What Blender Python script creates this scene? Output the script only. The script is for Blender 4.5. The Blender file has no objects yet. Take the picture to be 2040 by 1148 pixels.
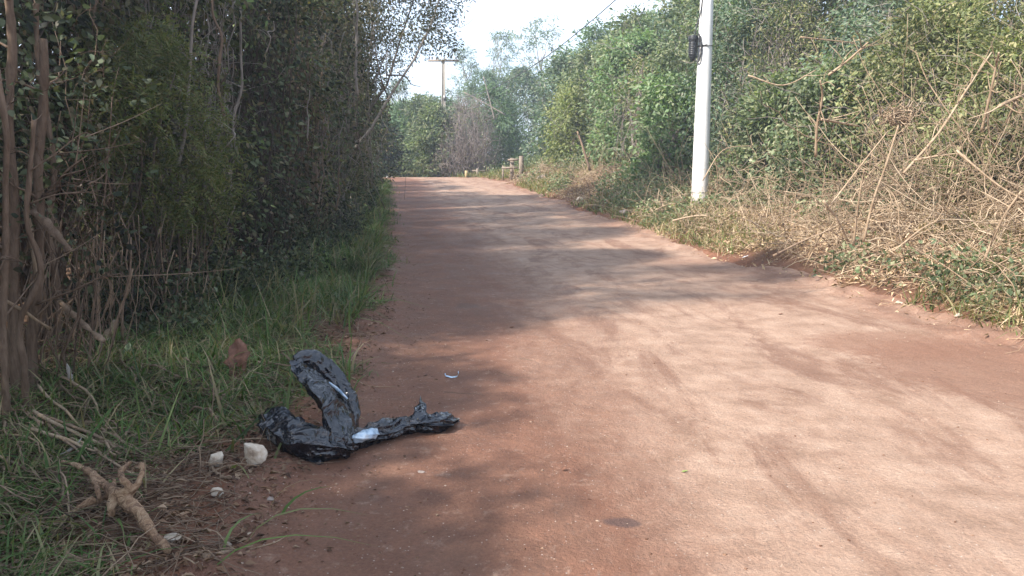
import bpy, math, random
import numpy as np
from mathutils import Vector
PI = math.pi
S = bpy.context.scene
COL = S.collection
# ------------------------------------------------------------------ camera
CAM_H = 1.6; FPX = 1541.0; PITCH = math.atan((574-335)/FPX)
cam_d = bpy.data.cameras.new('camera'); cam = bpy.data.objects.new('camera', cam_d); COL.objects.link(cam)
cam.location = (0, 0, CAM_H); cam.rotation_euler = (PI/2-PITCH, 0, 0)
cam_d.sensor_width = 36; cam_d.lens = 36*FPX/2040; cam_d.clip_end = 1500; cam_d.clip_start = 0.05
S.camera = cam
# ------------------------------------------------------------------ light
SUN_AZ = math.radians(238); SUN_EL = math.radians(41)
w = bpy.data.worlds.new('World'); S.world = w; w.use_nodes = True
nt = w.node_tree; nt.nodes.clear()
def N(t, typ, **kw):
    n = t.nodes.new(typ)
    for k, v in kw.items(): setattr(n, k, v)
    return n
sky = N(nt, 'ShaderNodeTexSky', sky_type='NISHITA', sun_disc=False, sun_elevation=SUN_EL, sun_rotation=SUN_AZ)
sky.air_density = 1.0; sky.dust_density = 1.5; sky.ozone_density = 1.5
tc = N(nt, 'ShaderNodeTexCoord'); mp = N(nt, 'ShaderNodeMapping'); mp.inputs['Scale'].default_value = (1, 1, 2.2)
mp.inputs['Location'].default_value = (0.3, 0.1, 0.0)
nz = N(nt, 'ShaderNodeTexNoise'); nz.inputs['Scale'].default_value = 1.6; nz.inputs['Detail'].default_value = 7; nz.inputs['Roughness'].default_value = .55
rp = N(nt, 'ShaderNodeValToRGB'); rp.color_ramp.elements[0].position = .4; rp.color_ramp.elements[1].position = .64
mx = N(nt, 'ShaderNodeMixRGB'); mx.inputs[2].default_value = (7.4, 8.5, 10.2, 1)
bg = N(nt, 'ShaderNodeBackground'); bg.inputs['Strength'].default_value = 0.10
ow = N(nt, 'ShaderNodeOutputWorld')
L = nt.links.new
L(tc.outputs['Generated'], mp.inputs[0]); L(mp.outputs[0], nz.inputs[0]); L(nz.outputs[0], rp.inputs[0]); L(rp.outputs[0], mx.inputs[0])
L(sky.outputs[0], mx.inputs[1]); L(mx.outputs[0], bg.inputs[0]); L(bg.outputs[0], ow.inputs[0])
sd = bpy.data.lights.new('sun', 'SUN'); sd.energy = 4.4; sd.angle = math.radians(1.5); sd.color = (1, .945, .87)
sun = bpy.data.objects.new('sun', sd); COL.objects.link(sun)
SUN_DIR = Vector((math.sin(SUN_AZ)*math.cos(SUN_EL), math.cos(SUN_AZ)*math.cos(SUN_EL), math.sin(SUN_EL)))
sun.rotation_euler = SUN_DIR.to_track_quat('Z', 'Y').to_euler()
S.view_settings.view_transform = 'Standard'; S.view_settings.look = 'None'; S.view_settings.gamma = 1
S.view_settings.exposure = 1.38
S.render.engine = 'CYCLES'
S.cycles.max_bounces = 7; S.cycles.diffuse_bounces = 3; S.cycles.glossy_bounces = 2; S.cycles.transmission_bounces = 4
S.cycles.volume_bounces = 0; S.cycles.transparent_max_bounces = 6
# ------------------------------------------------------------------ helpers
def rng(seed): return np.random.default_rng(seed)
def tagit(o, label=None, cat=None, group=None, kind=None):
    if label: o['label'] = label
    if cat: o['category'] = cat
    if group: o['group'] = group
    if kind: o['kind'] = kind
    return o
def empty(name, loc, **kw):
    o = bpy.data.objects.new(name, None); COL.objects.link(o); o.location = [float(a) for a in loc]
    o.empty_display_size = .2
    return tagit(o, **kw)
def mesh_np(name, V, Fs, mats, parent=None, smooth=False, matidx=None, attrs=None, origin=None):
    """one mesh object from arrays; V in world coordinates, stored relative to the parent or the given origin"""
    V = np.asarray(V, dtype=np.float64)
    if parent is not None: off = np.array(parent.location)
    elif origin is not None: off = np.array(origin, dtype=float)
    else: off = np.zeros(3)
    me = bpy.data.meshes.new(name)
    Fs = [np.asarray(f, dtype=np.int32) for f in Fs if len(f)]
    me.vertices.add(len(V)); me.vertices.foreach_set('co', (V-off).astype(np.float32).ravel())
    idx = np.concatenate([f.ravel() for f in Fs]); tot = np.concatenate([np.full(len(f), f.shape[1], np.int32) for f in Fs])
    me.loops.add(len(idx)); me.loops.foreach_set('vertex_index', idx)
    me.polygons.add(len(tot)); me.polygons.foreach_set('loop_start', np.concatenate([[0], np.cumsum(tot)[:-1]]).astype(np.int32))
    me.polygons.foreach_set('loop_total', tot)
    if smooth: me.polygons.foreach_set('use_smooth', np.ones(len(tot), bool))
    if not isinstance(mats, (list, tuple)): mats = [mats]
    for m in mats: me.materials.append(m)
    if matidx is not None: me.polygons.foreach_set('material_index', np.asarray(matidx, np.int32))
    if attrs:
        for k, v in attrs.items():
            a = me.attributes.new(k, 'FLOAT', 'POINT'); a.data.foreach_set('value', np.asarray(v, np.float32).ravel())
    me.update(calc_edges=True); me.validate()
    o = bpy.data.objects.new(name, me); COL.objects.link(o)
    if parent is not None: o.parent = parent
    elif origin is not None: o.location = [float(a) for a in origin]
    return o
class Acc:
    def __init__(s): s.V = []; s.F = {}; s.n = 0; s.M = {}
    def add(s, V, Fs, m=0):
        V = np.asarray(V).reshape(-1, 3)
        for f in Fs:
            if len(f) == 0: continue
            f = np.asarray(f); k = f.shape[1]
            s.F.setdefault(k, []).append(f+s.n); s.M.setdefault(k, []).append(np.full(len(f), m))
        s.V.append(V); s.n += len(V)
    def build(s, name, mats, parent=None, smooth=False, origin=None):
        ks = list(s.F)
        return mesh_np(name, np.concatenate(s.V), [np.concatenate(s.F[k]) for k in ks], mats, parent, smooth,
                       np.concatenate([np.concatenate(s.M[k]) for k in ks]), origin=origin)
def _h(i, j, k, seed):
    n = (i*374761393 + j*668265263 + k*2147483647 + seed*144665) & 0xffffffff
    n = ((n ^ (n >> 13))*1274126177) & 0xffffffff
    return ((n ^ (n >> 16)) & 0xffff)/65535.0
def vnoise(P, seed=0):
    P = np.asarray(P, float); I = np.floor(P).astype(np.int64); f = P-I; f = f*f*(3-2*f)
    r = 0
    for a in (0, 1):
        for b in (0, 1):
            for c in (0, 1):
                wgt = (f[..., 0] if a else 1-f[..., 0])*(f[..., 1] if b else 1-f[..., 1])*(f[..., 2] if c else 1-f[..., 2])
                r = r+wgt*_h(I[..., 0]+a, I[..., 1]+b, I[..., 2]+c, seed)
    return r*2-1
def fbm(P, seed=0, o=4):
    r = 0; a = 1; P = np.asarray(P, float)
    for k in range(o): r = r+a*vnoise(P*2**k, seed+k*17); a *= .5
    return r
def nrm(v): return v/np.maximum(np.linalg.norm(v, axis=-1, keepdims=True), 1e-9)
def pts(x, y, z=None):
    x = np.asarray(x, float); y = np.asarray(y, float)*np.ones_like(x)
    return np.stack([x, y, (np.zeros_like(x) if z is None else z*np.ones_like(x))], -1)
# ------------------------------------------------------------------ terrain
_yk = [-30, -10, 3, 6.9, 11, 15.7, 21.2, 30, 39.7, 45, 50, 56, 64, 90]
_xk = [1.9, 1.8, 1.72, 1.6, 1.02, .36, -.48, -1.9, -3.4, -4.5, -7.6, -15, -27, -70]
_ys = np.linspace(-35, 95, 1301); _xs = np.interp(_ys, _yk, _xk)
_ker = np.ones(31)/31; _xs = np.convolve(np.pad(_xs, 15, mode='edge'), _ker, 'valid')
HW = 2.92
def xc(Y): return np.interp(Y, _ys, _xs)
def sgn_s(X, Y): return np.asarray(X)-xc(Y)
def zroad(Y):
    Y = np.asarray(Y, float)
    a = np.clip(Y-13, 0, 33)
    z = .0325*(a-1.5*(1-np.exp(-a/1.5)))
    return z-.006*np.clip(Y-47, 0, 60)
def ground(X, Y, detail=True):
    X = np.asarray(X, float); Y = np.asarray(Y, float)*np.ones_like(X)
    s = sgn_s(X, Y); z = zroad(Y)
    fade = np.clip((50-Y)/6, 0, 1)
    t = np.clip(s-HW, 0, None)*fade; u = np.clip(-s-HW, 0, None)*fade
    bank = np.interp(Y, [7, 14, 18, 30], [.42, .36, .26, .3])*np.minimum(t, 2.4)+.26*np.clip(t-2.4, 0, 5)+.05*np.clip(t-7.4, 0, 30)
    bank = bank*np.clip((t+.02)/.5, 0, 1)**.6
    left = .05*np.minimum(u, 1.2)+.16*np.clip(u-1.2, 0, 3)+.03*np.clip(u-4, 0, 30)
    z = z+bank+left
    z = z-.012*np.exp(-((s+1.0)/.35)**2)-.012*np.exp(-((s-.75)/.35)**2)
    if detail:
        off = np.clip(np.maximum(t, u)/.6, 0, 1)
        P = pts(X, Y)
        z = z+off*(.07*fbm(P*.9, 3)+.022*fbm(P*5, 5, 3))+(1-off)*(.014*fbm(P*.5, 8, 2)+.0035*fbm(P*4, 9, 3))
        rim = np.exp(-((np.abs(s)-HW)/.3)**2)*fade
        z = z+rim*(.03+.045*fbm(P*3.2, 11, 3))
    return z
cp, sp = math.cos(PITCH), math.sin(PITCH)
def ray(px, py):
    a = (px-1020)/FPX; b = (574-py)/FPX
    return np.array([a, cp+b*sp, -sp+b*cp])
def W(px, py, Y):
    """the point of the place seen at that pixel of the photograph, Y metres ahead"""
    d = ray(px, py); k = Y/d[1]; return np.array([0, 0, CAM_H])+d*k
def G(px, py, lift=0.0):
    """the point of the ground seen at that pixel"""
    d = ray(px, py); y = .5
    while y < 60:
        p = np.array([0, 0, CAM_H])+d*(y/d[1])
        if p[2] <= float(ground(p[0], p[1], False))+lift: break
        y += .01+y*.001
    p[2] = float(ground(p[0], p[1]))+lift
    return p
# ------------------------------------------------------------------ materials
def mat(name):
    m = bpy.data.materials.new(name); m.use_nodes = True; t = m.node_tree
    b = t.nodes['Principled BSDF']; return m, t, b
def noise(t, scale, detail=4, rough=.5, vec=None, dist=0):
    n = N(t, 'ShaderNodeTexNoise'); n.inputs['Scale'].default_value = scale; n.inputs['Detail'].default_value = detail
    n.inputs['Roughness'].default_value = rough; n.inputs['Distortion'].default_value = dist
    if vec is not None: t.links.new(vec, n.inputs['Vector'])
    return n.outputs['Fac']
def ramp(t, fac, stops):
    r = N(t, 'ShaderNodeValToRGB'); e = r.color_ramp.elements
    while len(e) > len(stops): e.remove(e[-1])
    while len(e) < len(stops): e.new(.5)
    for k, (p, c) in enumerate(stops):
        e[k].position = p; e[k].color = (c, c, c, 1) if isinstance(c, (int, float)) else (*c, 1)
    t.links.new(fac, r.inputs[0]); return r.outputs[0]
def mix(t, fac, a, b, mode='MIX'):
    m = N(t, 'ShaderNodeMixRGB', blend_type=mode)
    for i, v in ((0, fac), (1, a), (2, b)):
        if hasattr(v, 'links'): t.links.new(v, m.inputs[i])
        elif i == 0: m.inputs[0].default_value = v
        else: m.inputs[i].default_value = (*v, 1) if len(v) == 3 else v
    return m.outputs[0]
def mth(t, op, a, b=None, clamp=False):
    m = N(t, 'ShaderNodeMath', operation=op, use_clamp=clamp)
    for i, v in ((0, a), (1, b)):
        if v is None: continue
        if hasattr(v, 'links'): t.links.new(v, m.inputs[i])
        else: m.inputs[i].default_value = v
    return m.outputs[0]
def bump(t, b, h, strength, dist):
    n = N(t, 'ShaderNodeBump'); n.inputs['Strength'].default_value = strength; n.inputs['Distance'].default_value = dist
    t.links.new(h, n.inputs['Height']); t.links.new(n.outputs[0], b.inputs['Normal'])
def world_pos(t): return N(t, 'ShaderNodeNewGeometry').outputs['Position']
def leafmat(name, cols, rough=.5, trans=.3, spec=.35, spread=.5):
    m, t, b = mat(name)
    g = N(t, 'ShaderNodeNewGeometry')
    n = len(cols)
    c = ramp(t, g.outputs['Random Per Island'], [(i/(n-1) if n > 1 else 0, cc) for i, cc in enumerate(cols)])
    big = noise(t, 1.1, 3, .6, g.outputs['Position'])
    c = mix(t, 1.0, c, ramp(t, big, [(.3, 1-spread), (.7, 1+spread*.6)]), 'MULTIPLY')
    t.links.new(c, b.inputs['Base Color']); b.inputs['Roughness'].default_value = rough
    b.inputs['Specular IOR Level'].default_value = spec
    tr = N(t, 'ShaderNodeBsdfTranslucent'); t.links.new(mix(t, 1, c, (1.15, 1.3, .55), 'MULTIPLY'), tr.inputs[0])
    ms = N(t, 'ShaderNodeMixShader'); ms.inputs[0].default_value = trans
    t.links.new(b.outputs[0], ms.inputs[1]); t.links.new(tr.outputs[0], ms.inputs[2])
    t.links.new(ms.outputs[0], t.nodes['Material Output'].inputs['Surface'])
    return m
def barkmat(name, cols, scale=6, rough=.85, bs=.5):
    m, t, b = mat(name)
    tcn = N(t, 'ShaderNodeTexCoord'); mpn = N(t, 'ShaderNodeMapping'); mpn.inputs['Scale'].default_value = (1, 1, .22)
    t.links.new(tcn.outputs['Object'], mpn.inputs[0])
    f = noise(t, scale*4, 5, .65, mpn.outputs[0]); f2 = noise(t, scale*.5, 3, .5, tcn.outputs['Object'])
    gi = N(t, 'ShaderNodeNewGeometry').outputs['Random Per Island']
    fac = mth(t, 'ADD', mth(t, 'MULTIPLY', f, .55), mth(t, 'ADD', mth(t, 'MULTIPLY', f2, .25), mth(t, 'MULTIPLY', gi, .3)))
    n = len(cols)
    c = ramp(t, fac, [(.32+.42*i/(n-1), cc) for i, cc in enumerate(cols)])
    t.links.new(c, b.inputs['Base Color']); b.inputs['Roughness'].default_value = rough; b.inputs['Specular IOR Level'].default_value = .2
    bump(t, b, f, bs, .01)
    return m
M = {}
M['hedge'] = leafmat('dark_leaf', [(.010, .014, .005), (.036, .048, .017), (.08, .1, .036), (.115, .105, .048), (.17, .125, .07), (.15, .22, .075)], .6, .25, .2, .9)  # near-black tones paint the shaded gaps between leaves into the leaf colour
M['hedge_blue'] = leafmat('blue_green_leaf', [(.012, .018, .009), (.044, .06, .028), (.09, .115, .055), (.15, .175, .1), (.15, .11, .065)], .6, .25, .25, .9)  # darkest tones again stand for shade in the gaps of the foliage
M['feather'] = leafmat('feathery_leaf', [(.05, .075, .018), (.1, .125, .03), (.16, .17, .05), (.18, .145, .065)], .55, .35)
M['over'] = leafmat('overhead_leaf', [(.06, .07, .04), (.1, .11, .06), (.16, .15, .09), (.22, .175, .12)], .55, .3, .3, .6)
M['g_mid'] = leafmat('mid_green_leaf', [(.075, .11, .055), (.135, .18, .09), (.21, .25, .13), (.33, .33, .2)], .5, .35, .3, .6)
M['g_fresh'] = leafmat('fresh_green_leaf', [(.1, .17, .075), (.16, .25, .11), (.23, .31, .15), (.26, .28, .17)], .5, .35, .3, .5)
M['g_blue'] = leafmat('grey_green_leaf', [(.08, .13, .09), (.13, .195, .125), (.2, .26, .17), (.28, .28, .2)], .5, .35, .3, .6)
M['g_olive'] = leafmat('olive_leaf', [(.1, .12, .05), (.17, .2, .08), (.26, .27, .12), (.4, .34, .19)], .55, .35, .3, .5)
M['g_bamboo'] = leafmat('bamboo_leaf', [(.1, .13, .06), (.16, .2, .085), (.25, .27, .12), (.42, .37, .2)], .5, .4, .3, .5)
M['g_yellow'] = leafmat('yellow_green_leaf', [(.2, .23, .09), (.3, .31, .13), (.18, .23, .1)], .5, .4, .3, .5)
M['g_far'] = leafmat('far_leaf', [(.09, .15, .08), (.14, .21, .11), (.19, .26, .14)], .6, .35, .3, .6)
M['straw'] = leafmat('dry_straw', [(.22, .13, .08), (.4, .27, .17), (.55, .4, .26), (.66, .52, .36)], .8, .2, .15, .35)
M['deadleaf'] = leafmat('dead_leaf', [(.07, .04, .028), (.13, .075, .045), (.2, .12, .075), (.3, .21, .14)], .8, .1, .2)
M['grass'] = leafmat('grass_blade', [(.05, .095, .025), (.085, .155, .042), (.13, .2, .06), (.17, .22, .08), (.28, .23, .13), (.36, .28, .17)], .55, .35, .3, .7)
M['grass_dry'] = leafmat('mixed_grass_blade', [(.1, .15, .04), (.17, .2, .07), (.3, .25, .12), (.42, .32, .18)], .6, .3)
M['bark_dark'] = barkmat('dark_bark', [(.035, .026, .02), (.075, .055, .042), (.12, .09, .07)])
M['bark_red'] = barkmat('reddish_bark', [(.05, .032, .021), (.125, .083, .056), (.24, .17, .12)], 8, .9, .9)
M['bark_grey'] = barkmat('grey_bark', [(.1, .085, .07), (.2, .17, .145), (.32, .28, .24)])
M['bark_purple'] = barkmat('grey_twig', [(.13, .1, .085), (.22, .18, .16), (.3, .26, .23)])
M['cane'] = barkmat('dead_cane', [(.11, .075, .05), (.26, .185, .12), (.46, .36, .25)])
M['stump'] = barkmat('barkless_wood', [(.07, .04, .026), (.2, .12, .072), (.36, .24, .155)], 14, .8, 1.0)
m, t, b = mat('gnarled_root_wood'); M['stump'] = m
pz = N(t, 'ShaderNodeTexCoord').outputs['Object']
f = noise(t, 22, 7, .72, pz, 1.5); f3 = noise(t, 5, 4, .6, pz)
c = ramp(t, mth(t, 'ADD', mth(t, 'MULTIPLY', f, .65), mth(t, 'MULTIPLY', f3, .35)), [(.38, (.05, .028, .018)), (.46, (.2, .11, .062)), (.54, (.36, .225, .13)), (.66, (.5, .36, .23))])
t.links.new(c, b.inputs['Base Color']); b.inputs['Roughness'].default_value = .85; bump(t, b, f, 1.0, .02)
M['deadwood'] = barkmat('dead_wood', [(.08, .055, .04), (.19, .13, .09), (.33, .24, .16)], 9)
M['concrete_old'] = barkmat('weathered_concrete', [(.2, .17, .13), (.27, .24, .2), (.36, .33, .28)], 5)
M['wood_post'] = barkmat('weathered_timber', [(.1, .075, .055), (.19, .15, .115), (.28, .235, .19)], 5)
def simple(name, c, rough=.6, metal=0, spec=.4, var=.25, sc=8):
    m, t, b = mat(name)
    f = noise(t, sc, 4, .6, N(t, 'ShaderNodeTexCoord').outputs['Object'])
    cc = mix(t, 1, c, ramp(t, f, [(.3, 1-var), (.7, 1+var*.5)]), 'MULTIPLY')
    t.links.new(cc, b.inputs['Base Color']); b.inputs['Roughness'].default_value = rough
    b.inputs['Metallic'].default_value = metal; b.inputs['Specular IOR Level'].default_value = spec
    return m
M['black'] = simple('black_plastic', (.02, .021, .024), .45)
M['cable'] = simple('cable_rubber', (.03, .03, .03), .5)
M['steel'] = simple('dull_steel', (.25, .24, .23), .5, .8)
M['white'] = simple('white_litter', (.75, .75, .74), .5)
M['bluegrey'] = simple('blue_white_plastic', (.45, .6, .75), .3)
M['porcelain'] = simple('brown_porcelain', (.06, .035, .03), .3)
M['orange'] = simple('ochre_paint', (.36, .27, .14), .7)
m, t, b = mat('pale_stone'); M['stone'] = m
pz = N(t, 'ShaderNodeTexCoord').outputs['Object']
f = noise(t, 14, 6, .65, pz); c = ramp(t, f, [(.3, (.16, .1, .065)), (.45, (.45, .36, .27)), (.6, (.6, .53, .44)), (.75, (.7, .64, .56))])
t.links.new(c, b.inputs['Base Color']); b.inputs['Roughness'].default_value = .9; bump(t, b, noise(t, 45, 5, .7, pz), .7, .008)
m, t, b = mat('grey_stone'); M['stone_grey'] = m
pz = N(t, 'ShaderNodeTexCoord').outputs['Object']
c = ramp(t, noise(t, 20, 5, .6, pz), [(.3, (.16, .12, .1)), (.7, (.36, .3, .26))])
t.links.new(c, b.inputs['Base Color']); b.inputs['Roughness'].default_value = .9; bump(t, b, noise(t, 60, 4, .6, pz), .5, .004)
M['clod'] = leafmat('earth_clod', [(.1, .05, .032), (.16, .085, .055), (.22, .13, .085), (.3, .2, .14), (.42, .33, .26)], .9, 0.0, .1, .2)
# painted concrete of the near pole
m, t, b = mat('pale_pole_concrete'); M['pole'] = m
pz = N(t, 'ShaderNodeTexCoord').outputs['Object']; sx = N(t, 'ShaderNodeSeparateXYZ'); t.links.new(pz, sx.inputs[0])
mpn = N(t, 'ShaderNodeMapping'); mpn.inputs['Scale'].default_value = (1, 1, .12); t.links.new(pz, mpn.inputs[0])
c = ramp(t, noise(t, 12, 5, .6, mpn.outputs[0]), [(.3, (.55, .54, .51)), (.6, (.72, .71, .69))])
dirt = mth(t, 'MULTIPLY', ramp(t, mth(t, 'MULTIPLY', sx.outputs[2], .8), [(.0, 1.0), (.55, .25), (1, 0.0)]), ramp(t, noise(t, 9, 6, .7, pz), [(.35, .3), (.6, 1.0)]))
c = mix(t, mth(t, 'MULTIPLY', dirt, .85), c, (.28, .17, .11)); t.links.new(c, b.inputs['Base Color']); b.inputs['Roughness'].default_value = .8
bump(t, b, noise(t, 60, 4, .6, pz), .25, .004)
# bin liner
m, t, b = mat('bin_liner_film'); M['bag'] = m
pz = N(t, 'ShaderNodeTexCoord').outputs['Object']
f = noise(t, 7, 7, .7, pz, 1.2)
c = mix(t, ramp(t, f, [(.56, 0.0), (.68, .5)]), (.003, .005, .011), (.12, .09, .07))  # blue tint of the black paints the sky's sheen into the base colour
t.links.new(c, b.inputs['Base Color'])
t.links.new(ramp(t, f, [(.5, .09), (.68, .4)]), b.inputs['Roughness']); b.inputs['Specular IOR Level'].default_value = .75
bump(t, b, mth(t, 'ADD', noise(t, 6, 2, .5, pz, 4.0), mth(t, 'MULTIPLY', noise(t, 20, 2, .5, pz, 3.0), .14)), .55, .04)
m, t, b = mat('clear_bluish_film'); M['film'] = m
pz = N(t, 'ShaderNodeTexCoord').outputs['Object']
t.links.new(ramp(t, noise(t, 12, 5, .6, pz, .8), [(.35, (.12, .2, .3)), (.5, (.4, .52, .64)), (.65, (.62, .68, .72))]), b.inputs['Base Color'])
b.inputs['Roughness'].default_value = .25; bump(t, b, noise(t, 22, 5, .6, pz, 1.0), .7, .02)
# soil + road
def soil_color(t, pos, s):
    a = ramp(t, noise(t, .9, 6, .6, pos), [(.3, (.12, .052, .032)), (.6, (.22, .1, .06)), (.75, (.28, .14, .088))])
    return mix(t, ramp(t, noise(t, 9, 5, .65, pos), [(.4, 0.0), (.65, .5)]), a, (.1, .06, .042))
m, t, b = mat('red_soil'); M['soil'] = m
pos = world_pos(t)
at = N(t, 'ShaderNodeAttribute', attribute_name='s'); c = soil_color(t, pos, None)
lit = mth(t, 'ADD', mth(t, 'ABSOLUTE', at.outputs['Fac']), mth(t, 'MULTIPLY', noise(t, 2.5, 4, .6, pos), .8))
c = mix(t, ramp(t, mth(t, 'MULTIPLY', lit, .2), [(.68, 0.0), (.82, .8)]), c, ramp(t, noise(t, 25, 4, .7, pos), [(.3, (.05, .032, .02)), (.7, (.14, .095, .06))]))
t.links.new(c, b.inputs['Base Color']); b.inputs['Roughness'].default_value = .95; b.inputs['Specular IOR Level'].default_value = .15
bump(t, b, mth(t, 'ADD', noise(t, 14, 6, .7, pos), mth(t, 'MULTIPLY', noise(t, 60, 4, .6, pos), .4)), .8, .04)
m, t, b = mat('packed_dirt'); M['road'] = m
pos = world_pos(t)
at = N(t, 'ShaderNodeAttribute', attribute_name='s'); sv = at.outputs['Fac']
sep = N(t, 'ShaderNodeSeparateXYZ'); t.links.new(pos, sep.inputs[0])
cmb = N(t, 'ShaderNodeCombineXYZ'); t.links.new(mth(t, 'MULTIPLY', sv, 1.0), cmb.inputs[0]); t.links.new(mth(t, 'MULTIPLY', sep.outputs[1], .3), cmb.inputs[1])
st = cmb.outputs[0]
cm2 = N(t, 'ShaderNodeCombineXYZ'); t.links.new(sv, cm2.inputs[0]); t.links.new(mth(t, 'MULTIPLY', sep.outputs[1], .06), cm2.inputs[1])
pale = ramp(t, noise(t, 3.2, 6, .62, pos), [(.3, (.24, .148, .1)), (.5, (.325, .21, .148)), (.72, (.4, .274, .2))])
red = ramp(t, noise(t, 4, 5, .6, pos), [(.3, (.145, .066, .04)), (.7, (.215, .105, .066))])
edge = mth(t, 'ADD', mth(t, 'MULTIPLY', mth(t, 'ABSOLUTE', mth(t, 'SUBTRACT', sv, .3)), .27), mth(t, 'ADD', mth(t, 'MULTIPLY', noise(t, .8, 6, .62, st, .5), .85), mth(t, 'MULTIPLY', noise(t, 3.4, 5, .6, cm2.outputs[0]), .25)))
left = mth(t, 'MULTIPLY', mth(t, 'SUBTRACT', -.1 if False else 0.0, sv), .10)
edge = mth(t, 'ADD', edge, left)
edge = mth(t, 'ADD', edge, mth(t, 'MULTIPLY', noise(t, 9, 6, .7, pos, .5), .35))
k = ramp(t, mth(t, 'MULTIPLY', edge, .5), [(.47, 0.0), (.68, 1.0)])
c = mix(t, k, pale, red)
blot = ramp(t, noise(t, 1.7, 6, .68, st, .8), [(.5, 0.0), (.62, .75)])
c = mix(t, blot, c, (.175, .09, .058))
# pale scuffs
c = mix(t, ramp(t, noise(t, 11, 6, .7, pos, .4), [(.57, 0.0), (.72, .4)]), c, (.45, .33, .25))
# gravel specks
vo = N(t, 'ShaderNodeTexVoronoi'); vo.inputs['Scale'].default_value = 55; t.links.new(pos, vo.inputs['Vector'])
sepc = N(t, 'ShaderNodeSeparateXYZ'); t.links.new(vo.outputs['Color'], sepc.inputs[0])
spk = mth(t, 'MULTIPLY', mth(t, 'LESS_THAN', vo.outputs['Distance'], .22), mth(t, 'GREATER_THAN', sepc.outputs[0], .86))
c = mix(t, mth(t, 'MULTIPLY', spk, .7), c, ramp(t, sepc.outputs[1], [(.2, (.17, .12, .1)), (.5, (.36, .29, .24)), (.9, (.58, .5, .43))]))
# damp round stain
def stain(px, py, rx, ry, colr, amt, c):
    p = G(px, py)
    dx = mth(t, 'DIVIDE', mth(t, 'SUBTRACT', sep.outputs[0], float(p[0])), rx); dy = mth(t, 'DIVIDE', mth(t, 'SUBTRACT', sep.outputs[1], float(p[1])), ry)
    d = mth(t, 'ADD', mth(t, 'ADD', mth(t, 'MULTIPLY', dx, dx), mth(t, 'MULTIPLY', dy, dy)), mth(t, 'MULTIPLY', mth(t, 'SUBTRACT', noise(t, 14, 5, .6, pos), .5), 1.3))
    return mix(t, mth(t, 'MULTIPLY', ramp(t, d, [(.5, 1.0), (1.0, 0.0)]), amt), c, colr)
c = stain(1240, 1044, .105, .06, (.085, .05, .042), .85, c)
c = stain(930, 610, .16, .2, (.12, .075, .058), .5, c)
c = stain(820, 1000, .22, .12, (.13, .065, .045), .4, c)
c = stain(1960, 740, 1.0, 1.2, (.19, .095, .06), .75, c)
c = stain(1780, 690, .9, .6, (.21, .105, .066), .6, c)
t.links.new(c, b.inputs['Base Color']); b.inputs['Specular IOR Level'].default_value = .3
t.links.new(ramp(t, noise(t, 2, 5, .6, pos), [(.3, .62), (.7, .85)]), b.inputs['Roughness'])
cm3 = N(t, 'ShaderNodeCombineXYZ'); t.links.new(mth(t, 'MULTIPLY', sv, 2.6), cm3.inputs[0]); t.links.new(mth(t, 'MULTIPLY', sep.outputs[1], .35), cm3.inputs[1])
hb = mth(t, 'ADD', mth(t, 'ADD', mth(t, 'MULTIPLY', noise(t, 7, 7, .7, pos), 1.0), mth(t, 'MULTIPLY', noise(t, 2, 4, .6, cm3.outputs[0]), .22)), mth(t, 'ADD', mth(t, 'MULTIPLY', noise(t, 45, 5, .75, pos), .5), mth(t, 'MULTIPLY', spk, .25)))
bump(t, b, hb, .8, .035)
c = mix(t, 1, c, ramp(t, noise(t, 70, 4, .75, pos), [(.3, .72), (.7, 1.22)]), 'MULTIPLY'); t.links.new(c, b.inputs['Base Color'])
# ------------------------------------------------------------------ ground sheets
def grid(Sx, Yx, fn):
    A, B = np.meshgrid(Sx, Yx); V = fn(A, B); ny, nx = A.shape
    i = np.arange(ny*nx).reshape(ny, nx)
    F = np.stack([i[:-1, :-1], i[:-1, 1:], i[1:, 1:], i[1:, :-1]], -1).reshape(-1, 4)
    return V, F
Yr = np.concatenate([np.linspace(-32, 1.5, 60)[:-1], 1.5*np.exp(np.linspace(0, math.log(70/1.5), 620))])
def froad(s, Y):
    wob = .22*fbm(pts(s*0+np.sign(s)*7, Y*.45), 31, 4)*np.clip(np.abs(s)-1.5, 0, 1.6)/1.6
    X = xc(Y)+s+wob
    z = ground(X, Y)+.012-.06*np.clip(np.abs(s)-3.0, 0, 1)*3
    return np.stack([X, Y, z], -1).reshape(-1, 3)
Sx = np.linspace(-3.35, 3.35, 150)
V, F = grid(Sx, Yr, froad)
A, B = np.meshgrid(Sx, Yr)
tagit(mesh_np('road', V, [F], M['road'], smooth=True, attrs={'s': A.ravel()}), kind='structure')
Xs = np.concatenate([-np.exp(np.linspace(math.log(300), math.log(9), 26)), np.linspace(-9, 12, 330)[1:-1], np.exp(np.linspace(math.log(12), math.log(300), 26))])
Yg = np.concatenate([-np.exp(np.linspace(math.log(120), math.log(12), 14)), np.linspace(-12, 1.2, 30)[1:-1], 1.2*np.exp(np.linspace(0, math.log(70/1.2), 420)), np.exp(np.linspace(math.log(72), math.log(600), 22))])
def fground(X, Y):
    s = sgn_s(X, Y); z = ground(X, Y)
    z = z-.05*np.clip((3.0-np.abs(s))/.3, 0, 1)*(Y < 70)
    return np.stack([X, Y, z], -1).reshape(-1, 3)
V, F = grid(Xs, Yg, fground)
tagit(mesh_np('ground', V, [F], M['soil'], smooth=True, attrs={'s': np.clip(np.abs(sgn_s(V[:, 0], V[:, 1])), 0, 9)}), kind='structure')
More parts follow.
